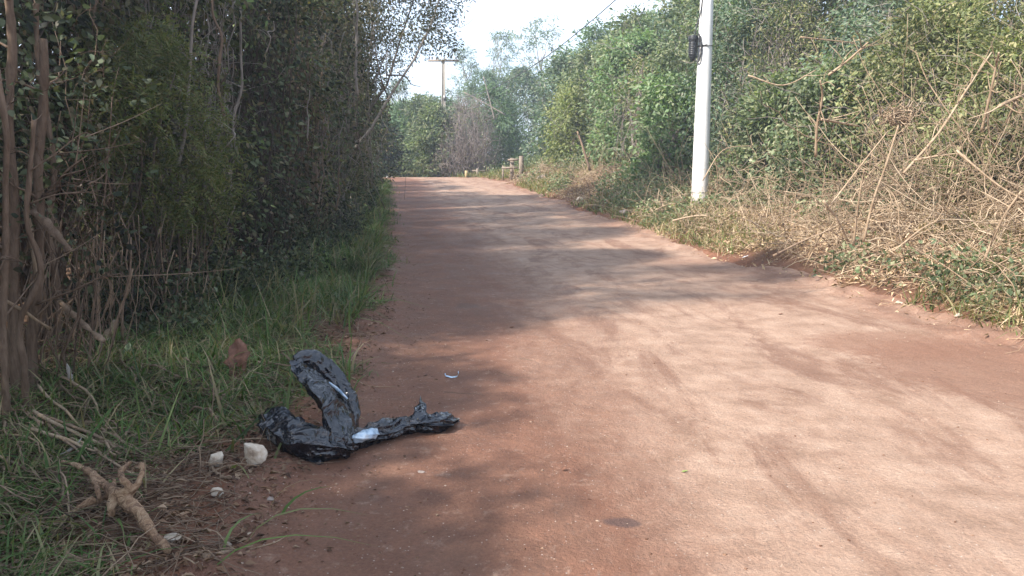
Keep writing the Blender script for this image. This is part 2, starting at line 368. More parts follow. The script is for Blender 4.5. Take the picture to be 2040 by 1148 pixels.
# ------------------------------------------------------------------ plant geometry
def frames(d, r):
    up = nrm(r.normal(size=d.shape)); side = nrm(np.cross(d, up)); return side, nrm(np.cross(side, d))
def leaves_geo(C, D, Ln, Wd, r, near=False, curl=.15, flat=None):
    """C base, D direction, lengths, widths -> folded pointed leaves"""
    n = len(C); D = nrm(D); side, nor = frames(D, r)
    if flat is not None:      # leaf faces turned partly up/outwards
        nor = nrm(nor*(1-flat)+np.array([0, 0, 1.])*flat); side = nrm(np.cross(D, nor)); nor = nrm(np.cross(side, D))
    Ln = Ln[:, None]; Wd = Wd[:, None]
    if not near:
        a = C; b_ = C+D*Ln*.45+side*Wd*.5+nor*Wd*.18; c_ = C+D*Ln-nor*Ln*curl; d_ = C+D*Ln*.45-side*Wd*.5+nor*Wd*.18
        V = np.stack([a, b_, c_, d_], 1); i = np.arange(n)[:, None]*4
        return V.reshape(-1, 3), [np.concatenate([i+[0, 1, 2], i+[0, 2, 3]])]
    ts = [0, .28, .68, 1]; ws = [0, 1, .72, 0]; rows = []
    for tt in ts: rows.append(C+D*Ln*tt-nor*Ln*curl*tt*tt)
    l1 = rows[1]+side*Wd*.5+nor*Wd*.12; l2 = rows[2]+side*Wd*.36+nor*Wd*.1; r1 = rows[1]-side*Wd*.5+nor*Wd*.12; r2 = rows[2]-side*Wd*.36+nor*Wd*.1
    V = np.stack(rows+[l1, l2, r1, r2], 1); i = np.arange(n)[:, None]*8
    T = np.concatenate([i+[0, 1, 4], i+[2, 3, 5], i+[0, 6, 1], i+[2, 7, 3]]); Q = np.concatenate([i+[1, 2, 5, 4], i+[1, 6, 7, 2]])
    return V.reshape(-1, 3), [T, Q]
def blades_geo(C, D, Ln, Wd, r, droop=.6, m=4):
    """arching grass blades"""
    n = len(C); D = nrm(D); hor = nrm(np.stack([D[:, 0], D[:, 1], np.zeros(n)], -1)+r.normal(size=(n, 3))*[.2, .2, 0]); side = nrm(np.cross(hor, np.array([0, 0, 1.]))+r.normal(size=(n, 3))*.25)
    dr = (r.random(n)*droop)[:, None]*Ln[:, None]
    V = []
    for k in range(m):
        u = k/(m-1); p = C+D*Ln[:, None]*u+hor*dr*u*u*.9-np.array([0, 0, 1.])*dr*u**2.2*.9
        wk = (Wd*(1-u**1.6)*.5)[:, None]
        if k < m-1: V += [p+side*wk, p-side*wk]
        else: V += [p]
    V = np.stack(V, 1); kk = V.shape[1]; i = np.arange(n)[:, None]*kk
    Q = np.concatenate([i+[2*k, 2*k+1, 2*k+3, 2*k+2] for k in range(m-2)]); T = i+[2*(m-2), 2*(m-2)+1, 2*(m-1)]
    return V.reshape(-1, 3), [Q, T]
def tubes_geo(P, R, k=4):
    """P (n,m,3) paths, R (n,m) radii"""
    P = np.asarray(P, float); R = np.asarray(R, float); n, m_ = P.shape[:2]
    T = nrm(np.gradient(P, axis=1)); mean = nrm(T.mean(1, keepdims=True))
    ref = np.where(np.abs(mean[..., 2:3]) > .8, np.array([1., .1, 0]), np.array([0., .1, 1.]))*np.ones_like(T)
    U = nrm(np.cross(T, ref)); Vv = np.cross(T, U)
    a = np.arange(k)*2*PI/k
    ring = P[:, :, None]+R[:, :, None, None]*(np.cos(a)[None, None, :, None]*U[:, :, None]+np.sin(a)[None, None, :, None]*Vv[:, :, None])
    idx = np.arange(n*m_*k).reshape(n, m_, k); nx = np.roll(idx, -1, 2)
    F = np.stack([idx[:, :-1], nx[:, :-1], nx[:, 1:], idx[:, 1:]], -1).reshape(-1, 4)
    caps = [idx[:, 0, ::-1].reshape(n, k), idx[:, -1].reshape(n, k)]
    return ring.reshape(-1, 3), [F, np.concatenate(caps)]
def curve_paths(A, B, m_, r, wig=.08, sag=0.0):
    """wiggly paths from A to B, (n,3) each"""
    n = len(A); u = np.linspace(0, 1, m_)[None, :, None]; Lc = np.linalg.norm(B-A, axis=1)[:, None, None]
    P = A[:, None]*(1-u)+B[:, None]*u
    c1 = r.normal(size=(n, 1, 3)); c2 = r.normal(size=(n, 1, 3)); c3 = r.normal(size=(n, 1, 3))
    P = P+Lc*wig*(np.sin(u*PI)*c1+.5*np.sin(u*2*PI)*c2+.28*np.sin(u*5*PI)*c3)
    P[..., 2] += (sag*Lc*np.sin(u*PI))[..., 0]
    return P
def fans(C, D, r, k, Ln, Wd, spread=.8, near=False, droop=.3):
    """k narrow leaves fanned from each point (bamboo, drooping leaflets)"""
    n = len(C); Cn = np.repeat(C, k, 0)+r.normal(size=(n*k, 3))*Ln*.12; Dn = np.repeat(nrm(D), k, 0)+r.normal(size=(n*k, 3))*spread; Dn[:, 2] -= droop
    ln = Ln*(.6+.7*r.random(n*k)); return leaves_geo(Cn, Dn, ln, Wd*(.7+.6*r.random(n*k)), r, near, .12)
def pinnate(C, D, r, Ln, nl, ll, lw):
    """feathery fronds: pairs of leaflets along a rachis"""
    n = len(C); D = nrm(D); side, nor = frames(D, r); cs = []; ds = []
    for k in range(nl):
        u = (k+.7)/nl
        p = C+D*Ln[:, None]*u; p[:, 2] -= Ln*.35*u*u
        for sg in (1, -1): cs.append(p); ds.append(D*.55+side*sg)
    Cn = np.concatenate(cs); Dn = np.concatenate(ds); q = len(Cn)
    return leaves_geo(Cn, Dn, ll*(.8+.4*r.random(q)), lw*np.ones(q), r, False, .1)
def clump_centres(r, n, base, H, rx, ry, z0, shape, lean=(0, 0)):
    u = r.random(n); z = z0+(1-z0)*u
    if shape == 'column': prof = np.clip((1-z)/.12, 0, 1)**.5*np.clip((z-z0+.06)/.1, .4, 1)
    elif shape == 'dome': prof = np.sqrt(np.clip(1-((z-z0)/(1-z0))**2.2, .03, 1))
    elif shape == 'egg': v = (z-z0)/(1-z0); prof = np.clip(np.sin(PI*np.clip(v*.93+.09, 0, 1)), .1, 1)**.65
    else: v = (z-z0)/(1-z0); prof = .35+.65*np.sin(PI*v)   # airy
    a = r.random(n)*2*PI; rad = np.sqrt(r.random(n)*.75+.25)*prof
    lump = 1+.34*vnoise(np.stack([np.cos(a)*1.5, np.sin(a)*1.5, z*H*.6+base[0]], -1), 4)+.2*vnoise(np.stack([np.cos(a)*3.5, np.sin(a)*3.5, z*H*1.5+base[0]], -1), 9)
    rad = rad*lump
    return np.stack([base[0]+lean[0]*z+rx*rad*np.cos(a), base[1]+lean[1]*z+ry*rad*np.sin(a), base[2]+z*H], -1), a
def plant(name, label, cat, base, H, rx, ry=None, z0=.03, shape='dome', leaf='hedge', bark='bark_dark', style='broad', L_=.06, W_=.032,
          clumps=200, per=40, rc=.35, stems=14, stem_r=.02, wisps=0, seed=1, near=False, group=None, droop=.35, lean=(0, 0), trunk_r=None, bare=0, parts=('trunk', 'crown')):
    r = rng(seed); ry = ry or rx
    base = np.array([base[0], base[1], float(ground(base[0], base[1]))-.05 if len(base) < 3 else base[2]])
    root = empty(name, base, label=label, cat=cat, group=group)
    C, a = clump_centres(r, clumps, base, H, rx, ry, z0, shape, lean)
    cr = rc*(.45+1.0*r.random(clumps)**1.3); cnt = np.maximum((per*(cr/rc)**2*(.6+.8*r.random(clumps))).astype(int), 3)
    acc = Acc()
    idx = np.repeat(np.arange(clumps), cnt); n = len(idx)
    o = nrm(r.normal(size=(n, 3)))*(r.random(n)**.5)[:, None]
    o[:, 2] *= .75
    Pc = C[idx]+o*cr[idx][:, None]
    ax = np.stack([np.cos(a[idx]), np.sin(a[idx]), np.zeros(n)], -1)
    cd_ = r.normal(size=(clumps, 3))*.45
    D = nrm(o)*.6+ax*.35+cd_[idx]+r.normal(size=(n, 3))*.42; D[:, 2] -= droop
    Pc[:, 2] = np.maximum(Pc[:, 2], base[2]+.03)
    if style == 'broad':
        V, Fs = leaves_geo(Pc, D, L_*(.55+.8*r.random(n)), W_*(.6+.7*r.random(n)), r, near, .15, .25); acc.add(V, Fs)
    elif style == 'bamboo':
        q = max(n//5, 1); V, Fs = fans(Pc[:q*5:5], D[:q*5:5], r, 5, L_, W_, .75, near, .35); acc.add(V, Fs)
    elif style == 'pinnate':
        q = max(n//12, 1); nl = 6; V, Fs = pinnate(Pc[::12][:q], D[::12][:q]-np.array([0, 0, .3]), r, L_*(2.2+1.5*r.random(len(Pc[::12][:q]))), nl, L_*.9, W_*.5); acc.add(V, Fs)
    # stems
    tr = Acc()
    if stems:
        sel = r.choice(clumps, stems); A = base+np.stack([r.normal(size=stems)*rx*.22, r.normal(size=stems)*ry*.22, np.zeros(stems)], -1)
        Bp = C[sel].copy(); Bp[:, 2] = np.maximum(Bp[:, 2], base[2]+H*.45)
        P = curve_paths(A, Bp, 9, r, .05); R = stem_r*(.5+.9*r.random(stems))[:, None]*np.linspace(1, .3, 9)[None]
        V, Fs = tubes_geo(P, R, 5); tr.add(V, Fs)
        q = stems*5; si = r.integers(0, stems, q); ti = r.integers(2, 8, q); A2 = P[si, ti]
        near_c = C[r.integers(0, clumps, q)]; B2 = A2+(near_c-A2)*np.minimum(1, (.9*rc*3)/np.maximum(np.linalg.norm(near_c-A2, axis=1), .01))[:, None]
        V, Fs = tubes_geo(curve_paths(A2, B2, 6, r, .1), stem_r*.35*np.ones(q)[:, None]*np.linspace(1, .35, 6)[None], 3); tr.add(V, Fs)
    if trunk_r:
        top = base+np.array([lean[0]*.7, lean[1]*.7, H*.8]); P = curve_paths(base[None], top[None], 14, r, .03)
        V, Fs = tubes_geo(P, trunk_r*np.linspace(1.15, .25, 14)[None], 9); tr.add(V, Fs)
        q = 26; ti = r.integers(5, 13, q); A2 = P[0, ti]; B2 = C[r.integers(0, clumps, q)]; B2[:, 2] = np.maximum(B2[:, 2], A2[:, 2]-.2)
        V, Fs = tubes_geo(curve_paths(A2, B2, 8, r, .08), (trunk_r*.35)*np.linspace(1, .15, 8)[None]*np.ones((q, 1)), 5); tr.add(V, Fs)
    if wisps:      # thin vertical suckers on the outside
        aa = r.random(wisps)*2*PI; rr_ = .6+.5*r.random(wisps); zz = r.random(wisps)*.6
        A = np.stack([base[0]+rx*rr_*np.cos(aa), base[1]+ry*rr_*np.sin(aa), base[2]+zz*H*.8], -1)
        hgt = H*(.12+.3*r.random(wisps)); B2 = A+np.stack([r.normal(size=wisps)*.12*rx, r.normal(size=wisps)*.12*ry, hgt], -1)
        V, Fs = tubes_geo(curve_paths(A, B2, 7, r, .06), stem_r*(.55 if H < 5.7 and group and 'left' in group else .38)*(.4+1.1*r.random(wisps)**2)[:, None]*np.linspace(1, .4, 7)[None], 3); tr.add(V, Fs)
    if bare:       # many fine bare twigs
        sel = r.integers(0, clumps, bare); A = C[sel]+r.normal(size=(bare, 3))*cr[sel][:, None]*.4; d = nrm(r.normal(size=(bare, 3))+np.array([0, 0, .6])+.5*np.stack([np.cos(a[sel]), np.sin(a[sel]), 0*a[sel]], -1))
        V, Fs = tubes_geo(curve_paths(A, A+d*rc*(1.2+1.4*r.random(bare))[:, None], 5, r, .1), stem_r*.3*np.ones((bare, 1))*np.linspace(1, .4, 5)[None], 3); tr.add(V, Fs)
    if tr.n: tr.build(parts[0], M[bark], root)
    acc.build(parts[1], M[leaf], root)
    return root
exec_later = []
# ------------------------------------------------------------------ left thicket
def left_edge(Y): return float(xc(Y))-HW
def right_edge(Y): return float(xc(Y))+HW
def face_off(Y): return float(np.interp(Y, [-8, 4, 6, 8, 11, 15, 20, 28, 45], [1.7, 2.3, 2.45, 2.1, 1.3, .85, .75, .65, .6]))
GL = 'shrubs and trees of the dark thicket on the left'
LEFT = [  # Y, H, rx, ry, leaf, style, L, W, clumps, per, stems, wisps, label
 (-2.2, 3.4, 1.5, 1.7, 'hedge', 'broad', .07, .045, 520, 120, 10, 0, 'unseen leafy shrub of the left thicket behind the viewer, shaped to shade the road', 0),  # three unseen shrubs, height and density shaped to shade the near road
 (.6, 3.2, 1.2, 1.6, 'hedge', 'broad', .07, .045, 520, 120, 10, 0, 'unseen leafy shrub of the left thicket beside the viewer, shaped to shade the road', 0),
 (3.1, 3.5, 1.0, 1.3, 'hedge', 'broad', .07, .045, 420, 90, 10, 0, 'unseen leafy shrub left of the reddish cut trunks, shaped to shade the road', 0),
 (5.6, 3.9, 1.0, 1.1, 'hedge_blue', 'broad', .07, .042, 420, 42, 55, 60, 'dark small-leaved shrub right behind the cut reddish trunks, nearest of the thicket', 1),
 (7.3, 4.6, 1.1, 1.05, 'hedge', 'broad', .068, .038, 520, 46, 55, 80, 'dark shrub with bluish small leaves left of the feathery yellow-green one', 1),
 (9.0, 5.0, 1.1, 1.1, 'hedge', 'broad', .07, .04, 560, 48, 36, 90, 'dark broad-leaved shrub behind the feathery yellow-green one', 1),
 (10.8, 5.0, 1.15, 1.15, 'hedge_blue', 'broad', .07, .04, 580, 50, 40, 120, 'dark shrub full of thin upright stems above the long verge grass', 1),
 (12.7, 4.7, 1.15, 1.15, 'hedge', 'broad', .075, .042, 560, 48, 36, 130, 'dark vine-clad shrub with a rounded shoulder, nearest below the tall overhanging tree', 0),
 (14.9, 5.0, 1.2, 1.3, 'hedge_blue', 'broad', .075, .042, 560, 48, 24, 80, 'stemmy dark shrub under the near side of the overhanging tree', 0),
 (17.6, 5.4, 1.2, 1.5, 'over', 'broad', .08, .045, 520, 46, 24, 90, 'brownish stemmy shrub at the foot of the overhanging tree', 0),
 (20.8, 5.6, 1.2, 1.7, 'hedge', 'broad', .09, .05, 480, 44, 20, 80, 'dark green shrub just beyond the overhanging tree', 0),
 (24.5, 5.4, 1.2, 1.9, 'over', 'broad', .1, .055, 460, 42, 18, 70, 'greyish shrub of the left thicket half way to the bend', 0),
 (28.8, 5.0, 1.25, 2.1, 'hedge', 'broad', .115, .06, 420, 40, 16, 60, 'dark shrub of the left thicket, third before the bend', 0),
 (33.4, 4.5, 1.3, 2.2, 'g_blue', 'broad', .125, .065, 380, 40, 14, 50, 'bluish green shrub of the left thicket, second before the bend', 0),
 (38.4, 4.0, 1.3, 2.3, 'hedge', 'broad', .14, .07, 340, 38, 12, 40, 'low dark shrub at the far end of the left thicket by the bend', 0),
]
for i, (Y, H, rx, ry, lf, stl, l_, w_, nc, per, st_, wi, lab, near) in enumerate(LEFT):
    X = left_edge(Y)-face_off(Y)-rx*.92
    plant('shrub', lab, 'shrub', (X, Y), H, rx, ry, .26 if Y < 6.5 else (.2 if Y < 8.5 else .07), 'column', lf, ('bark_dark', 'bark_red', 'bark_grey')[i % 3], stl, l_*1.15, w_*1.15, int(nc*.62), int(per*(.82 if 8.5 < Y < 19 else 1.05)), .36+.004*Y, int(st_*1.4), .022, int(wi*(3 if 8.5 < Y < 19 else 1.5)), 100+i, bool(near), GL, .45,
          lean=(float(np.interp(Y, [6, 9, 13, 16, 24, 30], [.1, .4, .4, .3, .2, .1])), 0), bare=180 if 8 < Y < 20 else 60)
# feathery plant in front (yellow-green fronds)
plant('feathery_shrub', 'feathery yellow-green shrub with drooping fronds in the middle of the dark thicket', 'shrub',
      (-3.35, 7.4), 2.75, .66, 1.0, .36, 'egg', 'feather', 'bark_dark', 'pinnate', .06, .03, 190, 110, .26, 10, .016, 10, 31, False, GL, .6)
plant('creeper', 'small-leaved twiggy creeper growing through the cut trunks at the left edge', 'creeper',
      (-2.95, 5.15), 2.5, .42, .3, .3, 'column', 'hedge_blue', 'bark_red', 'broad', .055, .034, 70, 14, .17, 8, .008, 10, 33, True, GL, .3, bare=70)
# tall trees standing in / behind the thicket
TALL = [
 (-5.5, 6.3, 9.6, 1.9, 1.7, .3, 'hedge', 'tall dark tree rising behind the reddish cut trunks'),
 (-5.3, 9.6, 7.6, 1.3, 1.4, .4, 'hedge_blue', 'tall slender tree rising behind the feathery shrub'),
 (-5.9, 13.4, 8.4, 1.5, 1.6, .4, 'hedge', 'tall dark tree behind the vine-clad shrub with the rounded shoulder'),
 (-6.6, 25.5, 7.6, 1.6, 2.0, .35, 'over', 'tall greyish tree well beyond the overhanging one'),
]
for i, (X, Y, H, rx, ry, z0, lf, lab) in enumerate(TALL):
    plant('thicket_tree', lab, 'tree', (X, Y), H, rx, ry, z0, 'egg', lf, 'bark_grey', 'broad', .1, .06, 380, 46, .42, 0, .02, 0, 160+i, False, GL, .35, trunk_r=.1)
plant('overhanging_tree', 'tall pale-trunked tree whose small-leaved crown leans out over the road', 'tree',
      (-5.7, 19.2), 9.8, 2.9, 3.0, .43, 'dome', 'over', 'bark_grey', 'broad', .09, .038, 950, 66, .4, 8, .035, 120, 190, False, GL, .5, lean=(3.2, 0), trunk_r=.15, bare=260)
plant('leaning_tree', 'second tree leaning over the road behind the pale-trunked overhanging one', 'tree',
      (-6.0, 23.0), 8.8, 2.3, 2.6, .36, 'dome', 'over', 'bark_grey', 'broad', .095, .042, 420, 50, .42, 6, .03, 60, 191, False, GL, .5, lean=(.7, 0), trunk_r=.12, bare=90)
# ------------------------------------------------------------------ right bank
GR = 'shrubs and trees of the sunny right bank'
RIGHT = [  # Y, t (beyond the road edge), H, rx, ry, leaf, style, L, W, clumps, per, stems, wisps, bare, shape, label
 (6.2, 6.3, 4.0, 1.6, 1.6, 'g_bamboo', 'bamboo', .15, .018, 260, 60, 20, 20, 30, 'dome', 'bamboo clump just outside the right edge of the picture'),
 (9.0, 4.5, 3.6, 1.1, 1.3, 'g_bamboo', 'bamboo', .15, .019, 420, 75, 26, 40, 60, 'dome', 'olive bamboo clump nearest at the right edge behind the broken canes'),
 (10.6, 6.0, 5.8, 1.7, 1.6, 'g_bamboo', 'bamboo', .17, .022, 480, 80, 26, 40, 60, 'dome', 'tall bamboo with drooping fans of leaves in the top right corner'),
 (12.4, 4.7, 4.2, 1.3, 1.3, 'g_olive', 'broad', .08, .026, 460, 60, 24, 40, 90, 'dome', 'olive shrub tangled with dry twigs behind the knotted dead cane'),
 (13.6, 7.2, 6.6, 1.8, 1.8, 'g_mid', 'broad', .11, .05, 420, 60, 16, 40, 80, 'dome', 'tall green tree with sky gaps in its top behind the tangle right of the pole'),
 (14.6, 4.2, 3.1, 1.2, 1.3, 'g_olive', 'broad', .085, .036, 420, 55, 20, 40, 140, 'dome', 'low olive scrub with straw-coloured twigs right of the pale pole'),
 (16.8, 5.4, 5.4, 1.5, 1.5, 'g_blue', 'broad', .095, .038, 480, 55, 20, 60, 140, 'dome', 'grey-green vine-covered shrub directly right of the pale pole'),
 (18.2, 8.2, 7.4, 2.0, 1.9, 'g_mid', 'broad', .12, .055, 380, 55, 14, 30, 60, 'dome', 'tall green tree seen over the vine-covered shrub right of the pale pole'),
 (20.6, 4.6, 4.6, 1.2, 1.5, 'g_olive', 'broad', .1, .03, 240, 40, 34, 160, 420, 'dome', 'brown tangle of hanging dry vines directly left of the pale pole'),
 (22.6, 4.9, 6.6, 1.7, 1.7, 'g_blue', 'broad', .11, .05, 520, 55, 14, 30, 80, 'dome', 'tall bluish green shrub left of the dry vine tangle'),
 (23.6, 8.6, 9.0, 2.3, 2.0, 'g_olive', 'bamboo', .2, .026, 480, 55, 30, 60, 60, 'dome', 'tallest feathery tree on the right skyline left of the pale pole'),
 (25.6, 3.4, 3.1, 1.2, 1.4, 'g_fresh', 'broad', .15, .09, 300, 32, 12, 10, 40, 'dome', 'low bright green large-leaved shrub left of the pale pole'),
 (27.0, 5.3, 5.8, 1.8, 1.7, 'g_mid', 'broad', .13, .06, 480, 50, 16, 40, 80, 'dome', 'green shrub with pale upright stems in the middle of the right bank'),
 (29.4, 4.0, 4.0, 1.2, 1.2, 'g_olive', 'broad', .12, .04, 130, 28, 44, 120, 120, 'airy', 'thin shrub of grey fanned bare stems in the middle of the right bank'),
 (30.0, 7.6, 8.2, 2.1, 2.0, 'g_olive', 'bamboo', .22, .03, 420, 50, 26, 80, 60, 'dome', 'tall bamboo-like tree with bare pale culms on the right skyline'),
 (32.4, 4.4, 5.0, 1.7, 1.8, 'g_fresh', 'broad', .16, .08, 420, 38, 14, 30, 60, 'dome', 'fresh green shrub above the dark hollow of the right bank'),
 (35.4, 5.4, 6.0, 2.0, 2.0, 'g_mid', 'broad', .16, .07, 460, 42, 14, 40, 60, 'dome', 'green tree between the hollow and the yellowish shrub'),
 (36.6, 8.6, 8.0, 2.2, 2.2, 'g_olive', 'bamboo', .25, .034, 360, 46, 30, 90, 60, 'airy', 'loose tall tree with many bare culms, left end of the high right skyline'),
 (38.0, 3.1, 3.7, 1.0, 1.1, 'g_yellow', 'broad', .17, .07, 260, 32, 10, 10, 20, 'egg', 'yellowish green shrub behind the timber rail gate'),
 (40.0, 4.8, 5.4, 1.9, 2.0, 'g_mid', 'broad', .17, .075, 440, 40, 14, 30, 40, 'dome', 'dense green shrub behind and left of the yellowish one'),
 (43.8, 4.4, 5.4, 2.0, 2.1, 'g_blue', 'broad', .18, .08, 400, 40, 12, 30, 40, 'dome', 'round bluish green shrub over the timber rail gate'),
 (11.6, 3.5, 2.3, .8, .9, 'g_olive', 'broad', .08, .03, 300, 45, 20, 20, 120, 'dome', 'low olive bush with dry stems at the foot of the knotted cane'),
 (15.8, 3.3, 2.5, .9, 1.0, 'g_mid', 'broad', .1, .055, 300, 45, 16, 10, 80, 'dome', 'low green bush on the bank a little right of the pale pole'),
 (18.6, 3.5, 2.6, .9, 1.1, 'g_mid', 'broad', .11, .06, 300, 45, 16, 10, 80, 'dome', 'low leafy bush right behind the foot of the pale pole'),
 (12.2, 9.6, 8.2, 2.1, 2.1, 'g_blue', 'broad', .14, .07, 420, 50, 12, 10, 20, 'dome', 'big dark tree filling the back behind the bamboo on the right'),
 (16.4, 10.0, 7.4, 2.2, 2.1, 'g_mid', 'broad', .14, .07, 420, 50, 12, 10, 20, 'dome', 'big tree at the back, right of the sky gap behind the tangle'),
 (21.4, 8.0, 6.8, 2.0, 2.0, 'g_blue', 'broad', .14, .07, 420, 50, 12, 10, 20, 'dome', 'bluish tree at the back directly behind the pale pole'),
 (24.8, 6.8, 6.6, 2.0, 2.0, 'g_mid', 'broad', .15, .07, 420, 50, 12, 10, 20, 'dome', 'green tree at the back left of the bluish one behind the pole'),
 (33.6, 7.0, 6.4, 2.0, 2.2, 'g_blue', 'broad', .16, .08, 400, 45, 12, 10, 20, 'dome', 'bluish tree at the back above the dark hollow'),
 (40.5, 7.6, 6.2, 2.2, 2.2, 'g_far', 'broad', .18, .085, 380, 40, 12, 10, 20, 'dome', 'green tree at the back behind the yellowish shrub'),
 (46.5, 7.6, 7.4, 2.2, 2.2, 'g_far', 'broad', .2, .085, 320, 36, 10, 40, 60, 'airy', 'loose tree rising behind the timber rail gate'),
]
for i, (Y, t_, H, rx, ry, lf, stl, l_, w_, nc, per, st_, wi, br, shp, lab) in enumerate(RIGHT):
    plant('bank_shrub' if H < 5.6 else 'bank_tree', lab, 'shrub' if H < 5.6 else 'tree', (right_edge(Y)+t_, Y), H, rx, ry, .02, shp, lf,
          'bark_purple' if i % 3 else 'bark_grey', stl, l_*1.2, w_*1.25, int(nc*.6), int(per*1.35), .38+.007*Y, st_, .018+.0006*Y, int(wi*.45), 300+i, False, GR, .3, bare=int(br*.6))
# ------------------------------------------------------------------ trees beyond the bend
GF = 'trees and shrubs beyond the bend'
FAR = [  # px of the middle, Y, H, rx, leaf, shape, label
 (742, 50, 4.6, 1.7, 'hedge', 'dome', 'shaded shrub behind the left concrete post at the bend'),
 (778, 58, 5.2, 2.0, 'g_blue', 'dome', 'dark bluish tree over the shady gap at the bend'),
 (812, 57, 5.2, 2.0, 'g_far', 'dome', 'light green shrub left of centre beyond the bend'),
 (850, 56, 5.6, 2.1, 'g_mid', 'dome', 'green shrub directly left of the crossarm pole'),
 (893, 59, 5.6, 2.2, 'g_far', 'dome', 'green shrub right behind the crossarm pole'),
 (868, 50.4, 4.4, 1.35, 'g_mid', 'egg', 'green shrub hiding the middle of the crossarm pole'),
 (985, 54, 6.0, 2.2, 'g_far', 'dome', 'dense green tree right of the bare grey shrub'),
 (1040, 58, 7.8, 2.6, 'g_blue', 'dome', 'bluish tree far behind the timber rail gate'),
 (800, 92, 11.0, 1.9, 'g_blue', 'airy', 'hazy far tree showing above the left end of the far shrubs'),
 (932, 84, 13.3, 1.7, 'g_blue', 'airy', 'slender hazy tree right of the crossarm pole, tallest beyond the bend'),
 (1000, 76, 13.6, 1.5, 'g_blue', 'airy', 'slender hazy tree at the left end of the right skyline'),
 (965, 70, 9.0, 3.2, 'g_far', 'dome', 'low hazy tree between the two slender ones'),
 (1075, 72, 14.0, 3.0, 'g_blue', 'airy', 'hazy tree rising behind the loose tree of bare culms'),
 (745, 66, 5.5, 3.0, 'g_far', 'dome', 'far shrub at the left end, behind the shaded one'),
]
for i, (px, Y, H, rx, lf, shp, lab) in enumerate(FAR):
    X = (px-1020)/FPX*Y*1.0
    tall = shp == 'airy'
    plant('far_tree' if H > 5 else 'far_shrub', lab, 'tree' if H > 5 else 'shrub', (X, Y), H, rx, rx, .3 if tall else .03, shp, lf, 'bark_grey', 'broad',
          .2+.001*Y, .09, 95 if tall else 330, 34, .55 if tall else .5, 8, .045, 10, 500+i, False, GF, .3, trunk_r=.13 if tall else None, bare=60)
plant('bare_shrub', 'leafless grey-purple rounded shrub right of the crossarm pole', 'shrub', (W(930, 340, 50)[0], 50), 4.7, 1.75, 1.7, .03, 'dome', 'g_olive', 'bark_purple',
      'broad', .12, .05, 260, 3, .5, 90, .035, 260, 560, False, GF, .3, bare=1300)
# ------------------------------------------------------------------ understorey masses
def scatter_region(n, Ymin, Ymax, tfun, r, pw=1.0):
    """points with density ~ 1/distance so near ground gets most"""
    Y = Ymin*(Ymax/Ymin)**(r.random(n)**pw); lo, hi = tfun(Y); X = lo+(hi-lo)*r.random(n); return X, Y
r = rng(7)
# left verge grass
def stuff(name, V, Fs, m, label=None):
    o = mesh_np(name, V, Fs, m); o['kind'] = 'stuff'
    return o
acc = Acc()
n = 2100
X, Y = scatter_region(n, 2.2, 40, lambda Y: (xc(Y)-HW-face_off_v(Y)-.3, xc(Y)-HW-.02+.1*np.sin(Y*1.7)), r) if False else (None, None)
fo = lambda Y: np.interp(Y, [-8, 4, 8, 11, 15, 20, 28, 45], [1.9, 2.2, 2.2, 1.4, .95, .8, .7, .6])
def verge(Y): return xc(Y)-HW-fo(Y)-.35, xc(Y)-HW+.05+.22*vnoise(pts(Y*0, Y*.9), 77)
X, Y = scatter_region(8500, 2.3, 42, verge, r, .9)
dens = fbm(pts(X*1.1, Y*.8), 41, 3); lo, hi = verge(Y); u = (X-lo)/(hi-lo)
keep = (dens+.62-np.where(Y < 5.5, .35, .75)*np.clip((u-.62)/.38, 0, 1)-.5*np.clip((.2-u)/.2, 0, 1)*(Y < 9)+.3*(Y > 7)+.3*r.random(len(X)) > np.interp(Y, [3, 3.6, 5, 7, 8], [.62, .45, .42, .5, .45]))
zz = ground(X, Y, False)-CAM_H; dp = Y*cp-zz*sp; ppx = 1020+FPX*X/dp; ppy = 574-FPX*(zz*cp+Y*sp)/dp
keep = keep & ~((ppx > 110) & (ppx < 350) & (ppy > 905) & (ppy < 1110) & (r.random(len(X)) < .85)) & ~((ppx > 415) & (ppx < 560) & (ppy > 925) & (ppy < 1010) & (r.random(len(X)) < .5))
X, Y, u = X[keep], Y[keep], u[keep]
k = 10; X2 = np.repeat(X, k)+r.normal(size=len(X)*k)*.055*(1+np.repeat(Y, k)*.05); Y2 = np.repeat(Y, k)+r.normal(size=len(X)*k)*.055*(1+np.repeat(Y, k)*.05)
h = np.repeat(.05+.17*r.random(len(X))**1.8+.08*(Y > 5)*(u < .75), k)*(.4+.9*r.random(len(X2)))
C = pts(X2, Y2, ground(X2, Y2)-.005); D = r.normal(size=C.shape)*[.5, .5, .1]+[0.06, 0, .75]
V, Fs = blades_geo(C, D, h*1.25, .0055+.009*r.random(len(h))+.0004*Y2, r, .9); acc.add(V, Fs)
# tall single blades
X, Y = scatter_region(520, 2.6, 30, verge, r, .8); C = pts(X, Y, ground(X, Y)); D = r.normal(size=C.shape)*[.4, .4, .1]+[.1, 0, 1]
V, Fs = blades_geo(C, D, .25+.3*r.random(len(X)), .012+.01*r.random(len(X)), r, .9, 6); acc.add(V, Fs)
# long grass at the mid-distance verge
X, Y = scatter_region(17000, 7, 42, lambda Y: (xc(Y)-HW-fo(Y)-.2, xc(Y)-HW-.12), r); kp = fbm(pts(X*.9, Y*.6), 12, 3)+.5*r.random(len(X)) > .1; X, Y = X[kp], Y[kp]; C = pts(X, Y, ground(X, Y)); D = r.normal(size=C.shape)*[.4, .4, .1]+[.15, 0, 1]
V, Fs = blades_geo(C, D, (.2+.35*r.random(len(X))**1.5)*(.7+.6*(fbm(pts(X*.7, Y*.5), 5, 2) > 0)), .008+.0009*Y, r, 1.0); acc.add(V, Fs)
stuff('grass', np.concatenate(acc.V), [np.concatenate(acc.F[q]) for q in acc.F], M['grass'])
